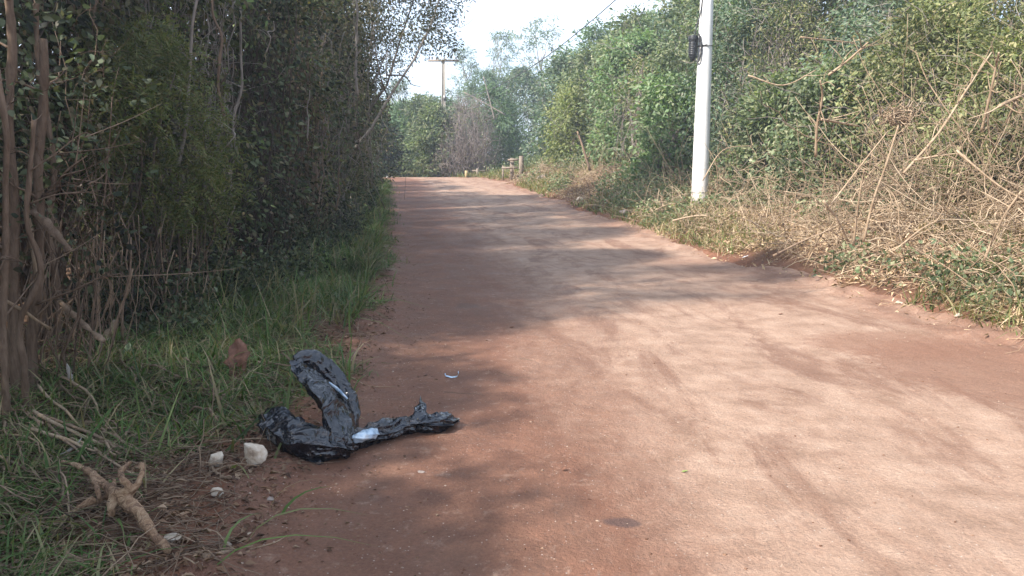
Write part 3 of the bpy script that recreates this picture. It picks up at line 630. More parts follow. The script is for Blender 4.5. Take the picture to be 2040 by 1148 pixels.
# undergrowth leaves (small broad herbs) under the hedge and along the verge
acc = Acc()
X, Y = scatter_region(3600, 6.5, 42, lambda Y: (xc(Y)-HW-fo(Y)-.5, xc(Y)-HW-.62*fo(Y)), r)
kk = 9; n = len(X)*kk
C = np.repeat(pts(X, Y, ground(X, Y)), kk, 0)+np.abs(r.normal(size=(n, 3)))*[0, 0, 1]*np.repeat(.12+.25*r.random(len(X)), kk)[:, None]+r.normal(size=(n, 3))*[.1, .1, .01]
C[:, 2] = np.maximum(C[:, 2], ground(C[:, 0], C[:, 1]))
V, Fs = leaves_geo(C, r.normal(size=(n, 3))+[.3, -.2, .1], (.035+.03*r.random(n))*(1+C[:, 1]*.03), (.02+.015*r.random(n))*(1+C[:, 1]*.03), r, False, .15, .3); acc.add(V, Fs)
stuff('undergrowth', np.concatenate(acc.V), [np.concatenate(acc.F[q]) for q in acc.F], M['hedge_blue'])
# dead leaves + straw bits on the left floor
acc = Acc()
X, Y = scatter_region(26000, 2.2, 30, lambda Y: (xc(Y)-HW-2.6, xc(Y)-HW+.12+.1*r.random(len(Y))), r)
C = pts(X, Y, ground(X, Y)+.006+.03*r.random(len(X))**3); D = r.normal(size=C.shape)*[1, 1, .22]
V, Fs = leaves_geo(C, D, .02+.05*r.random(len(X))**1.5, .008+.022*r.random(len(X)), r, False, .25, .75); acc.add(V, Fs)
# loose bits on the road side
X = xc(3)-HW+.1+np.abs(r.normal(size=900))*.5; Y = 2.5+14*r.random(900)**1.3; X = xc(Y)-HW-.05+np.abs(r.normal(size=900))*.4
C = pts(X, Y, ground(X, Y)+.018); V, Fs = leaves_geo(C, r.normal(size=C.shape)*[1, 1, .1], .012+.03*r.random(900)**2, .006+.012*r.random(900), r, False, .2, .8); acc.add(V, Fs)
stuff('fallen_leaves', np.concatenate(acc.V), [np.concatenate(acc.F[q]) for q in acc.F], M['deadleaf'])
acc = Acc()
n = 6500; X, Y = scatter_region(n, 2.2, 28, lambda Y: (xc(Y)-HW-2.6, xc(Y)-HW-.05), r)
A = pts(X, Y, ground(X, Y)+.012+.04*r.random(n)); d = r.normal(size=(n, 3))*[1, .7, .12]+[.3, -.3, 0]; B = A+nrm(d)*(.08+.35*r.random(n)**1.5)[:, None]
B[:, 2] = np.maximum(ground(B[:, 0], B[:, 1])+.01, B[:, 2])
V, Fs = tubes_geo(curve_paths(A, B, 5, r, .06), (.0015+.003*r.random(n)**2)[:, None]*np.linspace(1, .6, 5)[None], 3); acc.add(V, Fs)
n = 170; Y = 3.4+2.9*r.random(n); X = -3.6+1.5*r.random(n)+.12*(Y-4)
A = pts(X, Y, ground(X, Y)+.03+.05*r.random(n)); B = A+np.stack([.12+.45*r.random(n), -.1-.45*r.random(n), 0*X], -1)*np.where(r.random(n) < .8, 1, -.7)[:, None]; B[:, 2] = ground(B[:, 0], B[:, 1])+.02+.03*r.random(n)
V, Fs = tubes_geo(curve_paths(A, B, 7, r, .05), (.003+.008*r.random(n)**2)[:, None]*np.linspace(1, .6, 7)[None], 6); acc.add(V, Fs)
n = 130; Y = 4.9+2.6*r.random(n); X = -3.9+.9*r.random(n)+.05*(Y-5)
A = pts(X, Y, ground(X, Y)); B = A+np.stack([r.normal(size=n)*.18+.08, r.normal(size=n)*.12, .35+.9*r.random(n)], -1)
V, Fs = tubes_geo(curve_paths(A, B, 7, r, .06), (.003+.009*r.random(n)**2)[:, None]*np.linspace(1, .5, 7)[None], 5); acc.add(V, Fs)
acc.build('twig_litter', M['cane'] if False else M['deadwood'])['kind'] = 'stuff'
# ------------------------------------------------------------------ right bank ground cover
def bank_t(lo, hi): return lambda Y: (xc(Y)+HW+lo, xc(Y)+HW+hi)
acc = Acc()
def dryness(X, Y): return fbm(pts(X*.35, Y*.22), 61, 3)
# straw blades / leaves
n = 44000; X, Y = scatter_region(n, 5.4, 44, bank_t(.1, 4.2), r)
t_ = X-xc(Y)-HW-.25*vnoise(pts(Y*0, Y*1.1), 33)
keep = (Y < 22)*(r.random(n) < .96)+(Y >= 22)*(r.random(n) < .45); keep = keep.astype(bool) & ((t_ > .42) | (r.random(n) < .1))
X, Y = X[keep], Y[keep]; n = len(X); lift = .16*r.random(n)**1.5*np.clip((X-xc(Y)-HW)/.9, .12, 1.6)
C = pts(X, Y, ground(X, Y)+.01+lift); D = r.normal(size=C.shape)*[1, 1, .55]+[-.25, 0, -.05]
V, Fs = blades_geo(C, D, .07+.24*r.random(n)**1.6, .006+.012*r.random(n), r, .7); acc.add(V, Fs)
X, Y = scatter_region(26000, 5.4, 44, bank_t(-.12, 3.6), r); kp = (X-xc(Y)-HW-.25*vnoise(pts(Y*0, Y*1.1), 33) > .38) | (r.random(len(X)) < .12); X, Y = X[kp], Y[kp]; n = len(X)
t_ = np.clip((X-xc(Y)-HW)/.5, .05, 1)
C = pts(X, Y, ground(X, Y)+.015+.06*r.random(n)*t_); V, Fs = leaves_geo(C, r.normal(size=C.shape)*[1, 1, .4], .03+.09*r.random(n)**1.6, .012+.03*r.random(n)**1.5, r, False, .25, .5); acc.add(V, Fs)
stuff('dry_straw', np.concatenate(acc.V), [np.concatenate(acc.F[q]) for q in acc.F], M['straw'])
# brushwood: thin dead stems heaped on the bank
acc = Acc(); n = 7500; X, Y = scatter_region(n, 6.0, 40, bank_t(.45, 4.4), r)
heap = np.clip(1.15+1.2*fbm(pts(X*.5, Y*.35), 91, 2), .15, 2.2)*np.clip((24-Y)/8, .3, 1)
A = pts(X, Y, ground(X, Y)+r.random(n)**1.5*.75*heap*np.clip((X-xc(Y)-HW)/1.2, .2, 1)); d = r.normal(size=(n, 3))*[1, 1, .55]+[.2, .1, .25]; ln = (.15+.95*r.random(n)**2)
B = A+nrm(d)*ln[:, None]; B[:, 2] = np.maximum(B[:, 2], ground(B[:, 0], B[:, 1])+.02)
V, Fs = tubes_geo(curve_paths(A, B, 6, r, .09), (.0025+.009*r.random(n)**3+.00012*Y)[:, None]*np.linspace(1, .45, 6)[None], 4); acc.add(V, Fs)
# upright broken stems towards the plants
n = 420; X, Y = scatter_region(n, 7, 34, bank_t(1.8, 4.6), r)
A = pts(X, Y, ground(X, Y)); B = A+np.stack([r.normal(size=n)*.5-.25, r.normal(size=n)*.4, .5+1.5*r.random(n)], -1)
V, Fs = tubes_geo(curve_paths(A, B, 7, r, .09), (.004+.006*r.random(n)**2)[:, None]*np.linspace(1, .4, 7)[None], 4); acc.add(V, Fs)
n = 300; Y = 7.2+6.5*r.random(n)**1.2; X = xc(Y)+HW+1.3+3.4*r.random(n)
A = pts(X, Y, ground(X, Y)+.9*r.random(n)); d = r.normal(size=(n, 3))*[1, .6, .6]+[-.15, -.1, .75]; ln = .7+1.7*r.random(n)
B = A+nrm(d)*ln[:, None]; P = curve_paths(A, B, 8, r, .06); V, Fs = tubes_geo(P, (.004+.009*r.random(n)**2)[:, None]*np.linspace(1, .45, 8)[None], 5); acc.add(V, Fs)
q = n*4; i_ = r.integers(0, n, q); j_ = r.integers(2, 7, q); A = P[i_, j_]; B = A+nrm(r.normal(size=(q, 3))+[0, 0, .3])*(.15+.5*r.random(q))[:, None]
V, Fs = tubes_geo(curve_paths(A, B, 5, r, .08), np.full((q, 1), .003)*np.linspace(1, .5, 5)[None], 3); acc.add(V, Fs)
acc.build('brushwood', M['cane'])['kind'] = 'stuff'
# green weeds of the bank
acc = Acc(); X, Y = scatter_region(4200, 6.5, 46, bank_t(.5, 5.5), r); t_ = X-xc(Y)-HW
g = fbm(pts(X*.6, Y*.3), 71, 3)+.22*(t_-2.2)*(Y > 12)+.3*(Y > 18)-.3*(Y < 16.5)-.5*(Y < 13)*(t_ < 1.8); keep = g > .12; X, Y = X[keep], Y[keep]
kk = 16; n = len(X)*kk; hh = np.repeat(.1+.35*r.random(len(X))+.02*np.clip(Y-15, 0, 20), kk)
C = np.repeat(pts(X, Y), kk, 0)+r.normal(size=(n, 3))*[.16, .16, 0]; C[:, 2] = ground(C[:, 0], C[:, 1])+hh*r.random(n)
V, Fs = leaves_geo(C, r.normal(size=(n, 3))+[-.4, -.3, .1], (.04+.045*r.random(n))*(1+C[:, 1]*.02), (.022+.028*r.random(n))*(1+C[:, 1]*.02), r, False, .15, .35); acc.add(V, Fs)
stuff('green_weeds', np.concatenate(acc.V), [np.concatenate(acc.F[q]) for q in acc.F], M['g_mid'])
acc = Acc(); X, Y = scatter_region(26000, 6.0, 49, bank_t(.15, 4.0), r); t_ = X-xc(Y)-HW
g = fbm(pts(X*.5, Y*.28), 73, 3)+.3*(Y > 19)-.12*(Y < 17)+.15*(Y < 8.5); keep = g > .16; X, Y = X[keep], Y[keep]; n = len(X)
C = pts(X, Y, ground(X, Y)); V, Fs = blades_geo(C, r.normal(size=C.shape)*[.45, .45, .1]+[-.1, -.1, 1], (.1+.32*r.random(n)**1.4)*(1+.012*Y), .006+.0008*Y+.004*r.random(n), r, .9); acc.add(V, Fs)
# grass strip beyond the bend
X = -10+14*r.random(7000); Y = 49.5+5*r.random(7000); kp = np.abs(X-xc(Y)) > 2.9; X, Y = X[kp], Y[kp]; C = pts(X, Y, ground(X, Y))
V, Fs = blades_geo(C, r.normal(size=C.shape)*[.4, .4, .1]+[0, 0, 1], .2+.5*r.random(len(X)), .05*np.ones(len(X)), r, .8); acc.add(V, Fs)
stuff('bank_grass', np.concatenate(acc.V), [np.concatenate(acc.F[q]) for q in acc.F], M['grass_dry'])
# ------------------------------------------------------------------ gravel
acc = Acc(); n = 11000; Y = 2.4*(26/2.4)**r.random(n); s_ = -3+6*r.random(n); s_[:6000] = np.sign(r.random(6000)-.45)*(2.0+1.1*r.random(6000)**.7); X = xc(Y)+s_
sz = .0018+.011*r.random(n)**6
oct_ = np.array([[1, 0, 0], [0, 1, 0], [-1, 0, 0], [0, -1, 0], [0, 0, .7], [0, 0, -.7]]); of = np.array([[0, 1, 4], [1, 2, 4], [2, 3, 4], [3, 0, 4], [1, 0, 5], [2, 1, 5], [3, 2, 5], [0, 3, 5]])
ang = r.random(n)*6.3; ca, sa = np.cos(ang), np.sin(ang)
O = oct_[None]*(1+.35*r.normal(size=(n, 6, 1)))*sz[:, None, None]
O = np.stack([O[..., 0]*ca[:, None]-O[..., 1]*sa[:, None]*.7, O[..., 0]*sa[:, None]+O[..., 1]*ca[:, None]*.7, O[..., 2]*.7], -1)
V = (O+pts(X, Y, ground(X, Y)+.012)[:, None]).reshape(-1, 3); Fg = (of[None]+np.arange(n)[:, None, None]*6).reshape(-1, 3)
stuff('gravel', V, [Fg], M['clod'])
# ------------------------------------------------------------------ countable things
def tube_obj(name, P, R, m, k=8, parent=None, origin=None, rough=.0, seed=0, smooth=True, extra=None):
    """one branch: smooth path through the points, bumpy surface"""
    a = Acc()
    for (Pi, Ri) in ([(P, R)]+(extra or [])):
        Pi = np.array(Pi, float); Ri = np.array(Ri, float)
        m_ = (len(Pi)-1)*6+1; u = np.linspace(0, len(Pi)-1, m_); i = np.clip(u.astype(int), 0, len(Pi)-2); f = (u-i)[:, None]
        Pe = np.concatenate([[2*Pi[0]-Pi[1]], Pi, [2*Pi[-1]-Pi[-2]]])
        p0, p1, p2, p3 = Pe[i], Pe[i+1], Pe[i+2], Pe[i+3]
        Q = .5*(2*p1+(p2-p0)*f+(2*p0-5*p1+4*p2-p3)*f*f+(3*p1-p0-3*p2+p3)*f**3)
        Rr = np.interp(u, np.arange(len(Ri)), Ri)
        V, Fs = tubes_geo(Q[None], Rr[None], k)
        if rough:
            c = np.repeat(Q, k, 0); d = V-c; V = c+d*(1+rough*fbm(V*18+seed, seed, 3)[:, None])
        a.add(V, Fs)
    return a.build(name, m, parent, smooth, origin=origin)
def branch(name, label, cat, P, R, m, group=None, k=8, rough=.25, seed=0, extra=None):
    o = tube_obj(name, P, R, m, k, None, P[0], rough, seed, True, extra)
    return tagit(o, label, cat, group)
# near cut trunks on the far left
GT = 'reddish cut trunks at the left edge'
def gtrunk(px, pyb, pyt, Y, r0, label, seed, pxt=None, stubs=6, lean=0):
    rr = rng(seed); b = W(px, pyb, Y); b[2] = float(ground(b[0], b[1]))-.05; tp = W(pxt or px, pyt, Y+lean)
    root = empty('tree_trunk', b, label=label, cat='tree trunk', group=GT)
    n = 7; P = [b+(tp-b)*i/(n-1)+rr.normal(size=3)*[.022, .022, 0]*(0 < i) for i in range(n)]
    tube_obj('trunk', P, np.linspace(r0*1.25, r0*.8, n), M['bark_red'], 10, root, rough=.3, seed=seed)
    for i in range(stubs):
        u = rr.random()*.75+.2; p = b+(tp-b)*u; a = rr.random()*2*PI; L_ = .12+.45*rr.random()
        d = np.array([math.cos(a), math.sin(a)*.6, .15+.5*rr.random()])
        Pq = [p, p+d*L_*.4+rr.normal(size=3)*.01, p+d*L_*.75+rr.normal(size=3)*.02, p+d*L_+rr.normal(size=3)*.03]
        e = []
        for q in range(3):
            d2 = d+rr.normal(size=3)*.7; s0 = p+d*L_*(.4+.2*q); e.append(([s0, s0+d2*L_*.3, s0+d2*L_*.55+[0, 0, .02]], [.004, .003, .0015]))
        tube_obj('branch', Pq, [r0*.33, r0*.26, r0*.2, r0*.12], M['bark_red'], 6, root, rough=.15, seed=seed+i, extra=e)
    return root
gtrunk(28, 760, -60, 4.9, .03, 'tall grey-brown trunk at the very left edge of the picture', 1, 18)
gtrunk(66, 790, 78, 5.0, .03, 'reddish trunk sawn off near the top, second from the left edge', 2, 90, 9)
gtrunk(50, 800, 240, 4.7, .017, 'thin leaning trunk crossing between the tall grey-brown and the sawn-off one', 3, 62, 5)
gtrunk(12, 830, 140, 4.5, .018, 'thinnest bent stem at the very left edge', 4, 2, 5)
gtrunk(120, 760, -40, 6.0, .024, 'straight brown trunk behind the sawn-off one', 5, 78, 5)
# thin upright stems in the shadow of the thicket
GS = 'pale thin stems climbing through the dark thicket'
for i, (x0, y0, x1, y1, Y, r0, lab) in enumerate([
    (355, 330, 400, -30, 7.6, .02, 'pale stem at the top of the thicket, above the feathery shrub'),
    (445, 230, 425, -30, 8.2, .018, 'reddish twisted stem reaching the top edge, right of the pale one above the feathery shrub'),
    (470, 300, 478, -20, 9.5, .02, 'straight grey stem reaching the top edge above the yellow-green fronds'),
    (530, 105, 545, 42, 8.2, .007, 'short pale hanging twig high in the thicket'),
    (452, 290, 478, 205, 6.9, .005, 'whitish curved twig standing out at the right end of the feathery shrub'),
    (612, 275, 617, 180, 10.0, .009, 'forked pale vine in the middle of the thicket'),
    (670, 420, 680, 325, 11.5, .012, 'grey straight stem low in the thicket above the verge grass'),
    (712, 190, 706, -20, 15.0, .03, 'pale trunk seen at the edge where the overhanging tree begins'),
    (340, 640, 300, 480, 7.2, .012, 'dark stem at the foot of the thicket left of the grass'),
    (415, 560, 428, 400, 7.8, .011, 'brown stem at the foot of the feathery shrub')]):
    rr = rng(700+i); a, b_ = W(x0, y0, Y), W(x1, y1, Y); n = 6
    P = [a+(b_-a)*q/(n-1)+rr.normal(size=3)*.025*(0 < q < n-1) for q in range(n)]
    e = []
    for q in range(3):
        s0 = P[1+q]; d2 = nrm(rr.normal(size=3)*[1, .5, .3]+[0, 0, .8]); Lq = .12+.3*rr.random()
        e.append(([s0, s0+d2*Lq*.5+rr.normal(size=3)*.02, s0+d2*Lq], [r0*.5, r0*.35, r0*.15]))
    branch('thin_stem', lab, 'stem', P, np.linspace(r0, r0*.6, n), M['bark_grey' if i in (0, 2, 3, 4, 5, 7) else 'bark_red'], GS, 6, .2, i, e)
# planks and bark strips, canes on the floor at the left
def plank(name, label, cat, A, B, w_, th, m, group=None, seed=0, bend=.03):
    rr = rng(seed); A = np.array(A); B = np.array(B); n = 9; u = np.linspace(0, 1, n)[:, None]
    P = A+(B-A)*u+np.array([0, 0, 1.])*bend*np.sin(u*PI)*np.linalg.norm(B-A)+np.cumsum(rr.normal(size=(n, 3))*.004, 0)
    T = nrm(np.gradient(P, axis=0)); side = nrm(np.cross(T, nrm(np.array([.3, -1, .5]))+rr.normal(size=3)*.15)); nor = np.cross(side, T)
    V = []; wk = w_*(.5+.12*rr.normal(size=(n, 1)))
    V = np.stack([P+side*wk+nor*th*.5, P-side*wk+nor*th*.5, P-side*wk-nor*th*.5, P+side*wk-nor*th*.5], 1)
    i = np.arange(n-1)[:, None]*4
    F = np.concatenate([i+[a, (a+1) % 4, 4+(a+1) % 4, 4+a] for a in range(4)]+[np.array([[3, 2, 1, 0]]), np.array([[0, 1, 2, 3]])+4*(n-1)])
    o = mesh_np(name, V.reshape(-1, 3), [F], m, origin=A)
    return tagit(o, label, cat, group)
plank('bark_strip', 'peeling strip of bark hanging down beside the sawn-off trunk', 'bark', W(60, 418, 4.9), W(143, 503, 4.75), .045, .006, M['bark_red'], 'loose bark and split wood', 1)
plank('bark_strip', 'longer flat strip of bark bent down from the same trunk towards the ground', 'bark', W(55, 420, 4.95), W(78, 560, 4.9), .03, .005, M['cane'], 'loose bark and split wood', 2)
plank('split_plank', 'straight brown split plank leaning down to the right at the foot of the thicket', 'wood', W(118, 600, 5.4), W(204, 678, 5.0), .035, .014, M['deadwood'], 'loose bark and split wood', 3, .0)
plank('split_plank', 'pale split board leaning left in the shade behind the brown plank', 'wood', W(232, 640, 6.2), W(196, 700, 5.9), .05, .012, M['cane'], 'loose bark and split wood', 4, .0)
plank('split_plank', 'long leaning stick board starting at the left edge', 'wood', W(-5, 590, 4.6), W(100, 650, 4.9), .02, .01, M['cane'], 'loose bark and split wood', 5, .01)
GC = 'dead canes lying towards the root stump'
canes = [((75, 762), (190, 855), .010), ((80, 800), (292, 908), .011), ((60, 790), (240, 900), .012), ((110, 840), (285, 925), .009), ((60, 830), (205, 900), .012),
         ((90, 815), (170, 920), .010), ((140, 850), (292, 950), .008), ((200, 840), (300, 905), .006)]
labs = ['pale cane highest in the fan of canes above the root stump', 'longest straw-coloured cane in the fan above the root stump', 'thick cane in the middle of the fan above the root stump',
        'cane lying just above the pale arms of the root stump', 'thick short cane at the left of the fan', 'cane running steeply down towards the stump', 'thin cane reaching furthest right in the fan', 'thinnest short cane at the right of the fan']
for i, ((x0, y0), (x1, y1), r0) in enumerate(canes):
    rr = rng(800+i); a = G(x0, y0, .06+.03*rr.random()); b_ = G(x1, y1, .025)
    P = [a+(b_-a)*q/4+rr.normal(size=3)*[.012, .012, .006]*(0 < q < 4) for q in range(5)]
    branch('dead_cane', labs[i], 'cane', P, [r0, r0*.95, r0*.85, r0*.7, r0*.5], M['cane' if i % 2 == 0 else 'deadwood'], GC, 6, .12, i)
GD = 'fallen sticks on the left verge'
for i, (pl, r0, lab, mt) in enumerate([
    ([(418, 930), (440, 962), (478, 978)], .011, 'bent brown stick lying between the two pale stones', 'deadwood'),
    ([(408, 1146), (440, 1125), (468, 1103)], .017, 'thick short grey stick at the bottom edge', 'deadwood'),
    ([(240, 755), (236, 800), (232, 840)], .004, 'thin dark twig standing beside the white bent leaf', 'bark_dark'),
    ([(500, 1110), (560, 1095), (604, 1038)], .0035, 'thin curved root tip on the soil left of the road', 'cane'),
    ([(700, 765), (735, 772), (788, 770)], .003, 'thin straw stalk on the road edge above the black bag', 'cane'),
    ([(690, 745), (712, 715), (724, 690)], .004, 'pale dry stalk sticking up beside the black bag', 'cane'),
    ([(420, 888), (520, 880), (600, 900), (640, 912)], .0045, 'long thin dead stem crossing in front of the black bag', 'cane'),
    ([(885, 780), (945, 783), (1010, 780)], .003, 'thin dark twig lying on the road above the bag tail', 'bark_dark'),
    ([(990, 738), (1020, 748), (1055, 750)], .003, 'thin dark twig lying on the road right of the bent plastic strip', 'bark_dark'),
    ([(1035, 712), (1060, 716)], .004, 'short stub of twig furthest right of those by the bent plastic strip', 'bark_dark'),
    ([(820, 528), (870, 526), (905, 530)], .006, 'thin stick lying flat at the road edge further up', 'deadwood')]):
    rr = rng(840+i); P = [G(x, y, .012 if i not in (5, 6, 2) else .02+.05*(q > 0)) for q, (x, y) in enumerate(pl)]
    if i == 5: P[1][2] += .06; P[2] = P[1]+np.array([.05, .02, .1])
    if i == 2: P = [G(232, 840, 0), G(234, 838, .09), G(233, 836, .2)]
    branch('fallen_stick', lab, 'stick', P, np.linspace(r0, r0*.6, len(P)), M[mt], GD, 6, .2, i)
# root stump: gnarled, barkless, fused by remesh
def stump():
    c = G(235, 1000, .08)
    def q(px, py, h): return G(px, py, h+.025)
    acc = []
    accm = Acc()
    sc_r = .7
    arms = [([q(122, 918, .05), q(150, 925, .07), q(185, 950, .08), q(215, 975, .09), q(238, 1002, .09)], [.014, .019, .022, .03, .042]),
            ([q(185, 955, .08), q(195, 985, .1), q(201, 1003, .06), q(196, 1012, .03)], [.018, .017, .016, .012]),
            ([q(240, 1005, .09), q(262, 990, .13), q(245, 975, .17), q(240, 950, .18), q(254, 932, .19), q(262, 926, .2)], [.036, .03, .02, .017, .015, .01]),
            ([q(255, 1000, .09), q(275, 985, .13), q(285, 960, .17), q(284, 938, .2)], [.034, .026, .02, .017]),
            ([q(215, 1005, .05), q(225, 985, .08), q(228, 960, .1)], [.03, .022, .012]),
            ([q(235, 1000, .08), q(225, 1025, .05), q(222, 1045, .01)], [.045, .036, .02]),
            ([q(240, 1005, .08), q(280, 1035, .07), q(305, 1070, .05), q(336, 1112, .02)], [.05, .036, .032, .026]),
            ([q(190, 1000, .03), q(150, 1020, .01), q(100, 1040, .0)], [.03, .02, .01])]
    for P, R in arms:
        P = np.array(P); R = np.array(R)*sc_r; u = np.linspace(0, len(P)-1, 6*(len(P)-1)+1)
        Q = np.stack([np.interp(u, np.arange(len(P)), P[:, a]) for a in range(3)], -1); Q[1:-1] = (Q[:-2]+Q[1:-1]*2+Q[2:])/4
        V, Fs = tubes_geo(Q[None], np.interp(u, np.arange(len(R)), R)[None], 10)
        cc = np.repeat(Q, 10, 0); V = cc+(V-cc)*(1+.22*fbm(V*22, 3, 3)[:, None]); accm.add(V, Fs)
    o = accm.build('root_stump', M['stump'], None, True, origin=c)
    md = o.modifiers.new('fuse', 'REMESH'); md.mode = 'VOXEL'; md.voxel_size = .006; md.use_smooth_shade = True
    tx = bpy.data.textures.new('gnarl', 'CLOUDS'); tx.noise_scale = .035
    d2 = o.modifiers.new('gnarl', 'DISPLACE'); d2.texture = tx; d2.strength = .014; d2.mid_level = .5
    tagit(o, 'gnarled pale barkless tree root with hooked arms lying in the grass bottom left', 'root stump')
stump()
# stones
def stone(name, label, px, py, sx, sy, sz, m, seed, group=None, sink=.3, cuts=16, rot=0.):
    rr = rng(seed); nu, nv = 28, 18
    th = np.linspace(0, PI, nv)[1:-1]; ph = np.arange(nu)*2*PI/nu
    T, P_ = np.meshgrid(th, ph, indexing='ij'); U = np.stack([np.sin(T)*np.cos(P_), np.sin(T)*np.sin(P_), np.cos(T)], -1).reshape(-1, 3)
    U = np.concatenate([U, [[0, 0, 1.], [0, 0, -1.]]]); V = U.copy()
    for _ in range(cuts):
        nn_ = nrm(rr.normal(size=3)); h = .5+.32*rr.random(); d = V@nn_; V = V-np.clip(d-h, 0, None)[:, None]*nn_
    V = V*(1+.06*fbm(U*3, seed, 3)[:, None]); V = V*[sx, sy, sz]
    c, s_ = math.cos(rot), math.sin(rot); V = V@np.array([[c, s_, 0], [-s_, c, 0], [0, 0, 1]])
    p = G(px, py); V = V+p+[0, 0, sz*(1-sink*2)]
    n = len(th)*nu; i = np.arange(n).reshape(len(th), nu); j = np.roll(i, -1, 1)
    F = np.stack([i[:-1], i[1:], j[1:], j[:-1]], -1).reshape(-1, 4); Tt = np.concatenate([np.stack([i[0], j[0], np.full(nu, n)], -1), np.stack([j[-1], i[-1], np.full(nu, n+1)], -1)])
    return tagit(mesh_np(name, V, [F, Tt], m, smooth=False, origin=p), label, 'stone', group)
GK = 'pale stones on the left verge'
stone('stone', 'largest pale angular stone, upright in the grass below the black bag', 510, 955, .075, .05, .095, M['stone'], 1, GK, .15)
stone('stone', 'pale stone half hidden in grass left of the largest one', 435, 935, .05, .04, .055, M['stone'], 2, GK, .2)
stone('stone', 'small pale stone in the grass below the two bigger ones', 436, 1003, .035, .03, .03, M['stone'], 3, GK, .3)
stone('stone', 'flat whitish stone at the lower end of the root stump', 340, 1082, .052, .035, .024, M['stone'], 4, GK, .2)
stone('stone', 'little stone at the foot of the grass near the bottom edge', 456, 1092, .019, .016, .019, M['stone'], 5, GK, .2)
stone('stone', 'little pink stone at the soil edge right of the small one near the bottom', 498, 1080, .014, .012, .013, M['stone'], 6, GK, .2)
stone('stone', 'grey flat pebble lying in the grass edge right of the pale stones', 536, 1013, .025, .02, .012, M['stone_grey'], 7, GK, .2)
GP = 'pebbles lying on the road'
stone('pebble', 'brown pebble alone on the road below the black bag', 839, 944, .022, .016, .013, M['stone_grey'], 8, GP, .1)
stone('pebble', 'flat pale pebble pressed into the road near the tyre marks', 772, 1018, .024, .014, .005, M['stone'], 9, GP, .2)
stone('pebble', 'small dark clod on the road right of the bag tail', 913, 837, .014, .012, .01, M['stone_grey'], 10, GP, .1)
stone('pebble', 'small pale pebble on the road between the bag and the lone brown pebble', 895, 880, .01, .008, .007, M['stone'], 11, GP, .1)
GB = 'stones along the foot of the right bank'
for i, (px, py, s1, mm, lab) in enumerate([(1790, 612, .055, 'stone', 'yellowish stone at the foot of the straw bank'), (1908, 640, .05, 'stone', 'pale clod at the foot of the straw bank towards the right edge'),
    (1245, 434, .17, 'stone_grey', 'grey stone at the road edge left of the pale pole'), (1080, 358, .3, 'stone_grey', 'grey stone on the verge right of the timber gate'),
    (1155, 400, .15, 'stone', 'pale stone heap lump on the verge in the middle distance')]):
    stone('bank_stone', lab, px, py, s1, s1*.8, s1*.6, M[mm], 30+i, GB, .2)
# leaves and litter one can point at
def leaf(name, label, px, py, L_, W_, m, ang, tilt=.2, lift=.02, curl=.3, group=None, cat='leaf'):
    p = G(px, py, lift); d = np.array([math.cos(ang)*math.cos(tilt), math.sin(ang)*math.cos(tilt), math.sin(tilt)]); sd_ = nrm(np.cross(d, [0, 0, 1.])+np.array([0, 0, .15])); nn_ = np.cross(sd_, d)
    us = np.linspace(0, 1, 9); V = []; rr = rng(int(px))
    for u in us:
        wv = W_*.5*math.sin(PI*min(u*.94+.03, 1))**.8*(1+.12*rr.normal()); c = p+d*L_*u+nn_*curl*L_*(u*(1-u)*-1.2)
        for s_ in (-1, -.5, 0, .5, 1): V.append(c+sd_*wv*s_+nn_*abs(s_)*wv*.45+nn_*rr.normal()*(.13 if L_ > .2 else .04)*W_+sd_*rr.normal()*.05*W_*(L_ > .2))
    V = np.array(V); i = np.arange(45).reshape(9, 5); F = np.stack([i[:-1, :-1], i[1:, :-1], i[1:, 1:], i[:-1, 1:]], -1).reshape(-1, 4)
    o = mesh_np(name, V, [F], m, smooth=True, origin=p)
    md = o.modifiers.new('thick', 'SOLIDIFY'); md.thickness = .0012; md.offset = 0
    return tagit(o, label, cat, group)
M['brown_leaf'] = simple('crumpled_brown_leaf', (.2, .09, .055), .75, var=.5, sc=30)
M['green_leaf'] = simple('picked_green_leaf', (.22, .32, .07), .5)
M['pale_leaf'] = simple('pale_green_leaf', (.28, .34, .2), .6, var=.5, sc=40)
M['grey_leaf'] = simple('grey_dry_leaf', (.38, .34, .32), .7)
leaf('large_dry_leaf', 'large crumpled red-brown leaf standing in the grass left of the black bag', 475, 752, .3, .17, M['brown_leaf'], 1.9, 1.1, .04, .12)
leaf('holed_leaf', 'pale green leaf on the dark floor under the thicket', 253, 712, .1, .07, M['pale_leaf'], 1.4, 1.2, .05)
leaf('curled_leaf', 'whitish dry leaf bent downwards among the fallen canes', 118, 880, .13, .035, M['grey_leaf'], .9, .5, .06, .6)
leaf('hanging_leaf', 'long grey dry leaf hanging upright on the dark floor beside a twig', 133, 725, .16, .035, M['grey_leaf'], 1.7, -1.2, .2, .2)
leaf('dry_leaf', 'small dark curled leaf alone in the middle of the road', 1120, 937, .028, .018, M['brown_leaf'], .5, .5, .018, .5)
leaf('green_leaf', 'small bright green leaf on the road, right of the dark curled leaf', 1358, 937, .034, .018, M['green_leaf'], .1, .15, .018)
leaf('dark_leaf', 'dark small leaf far out on the road near the right bank', 1550, 628, .06, .03, M['brown_leaf'], .1, .1, .02)
leaf('dark_leaf', 'dark leaf on the lit road below the shaded band', 1015, 650, .05, .03, M['brown_leaf'], .3, .1, .02)
leaf('paper_scrap', 'white crumpled paper scrap at the left road edge half way up', 757, 470, .1, .07, M['white'], .2, .25, .02, .4, cat='litter')
leaf('paper_scrap', 'tiny white scrap furthest up on the left road edge', 770, 354, .35, .22, M['white'], .1, .2, .03, .4, cat='litter')
leaf('paper_scrap', 'white scrap at the foot of the bank where the straw begins', 1478, 520, .12, .06, M['white'], .3, .3, .03, .3, cat='litter')
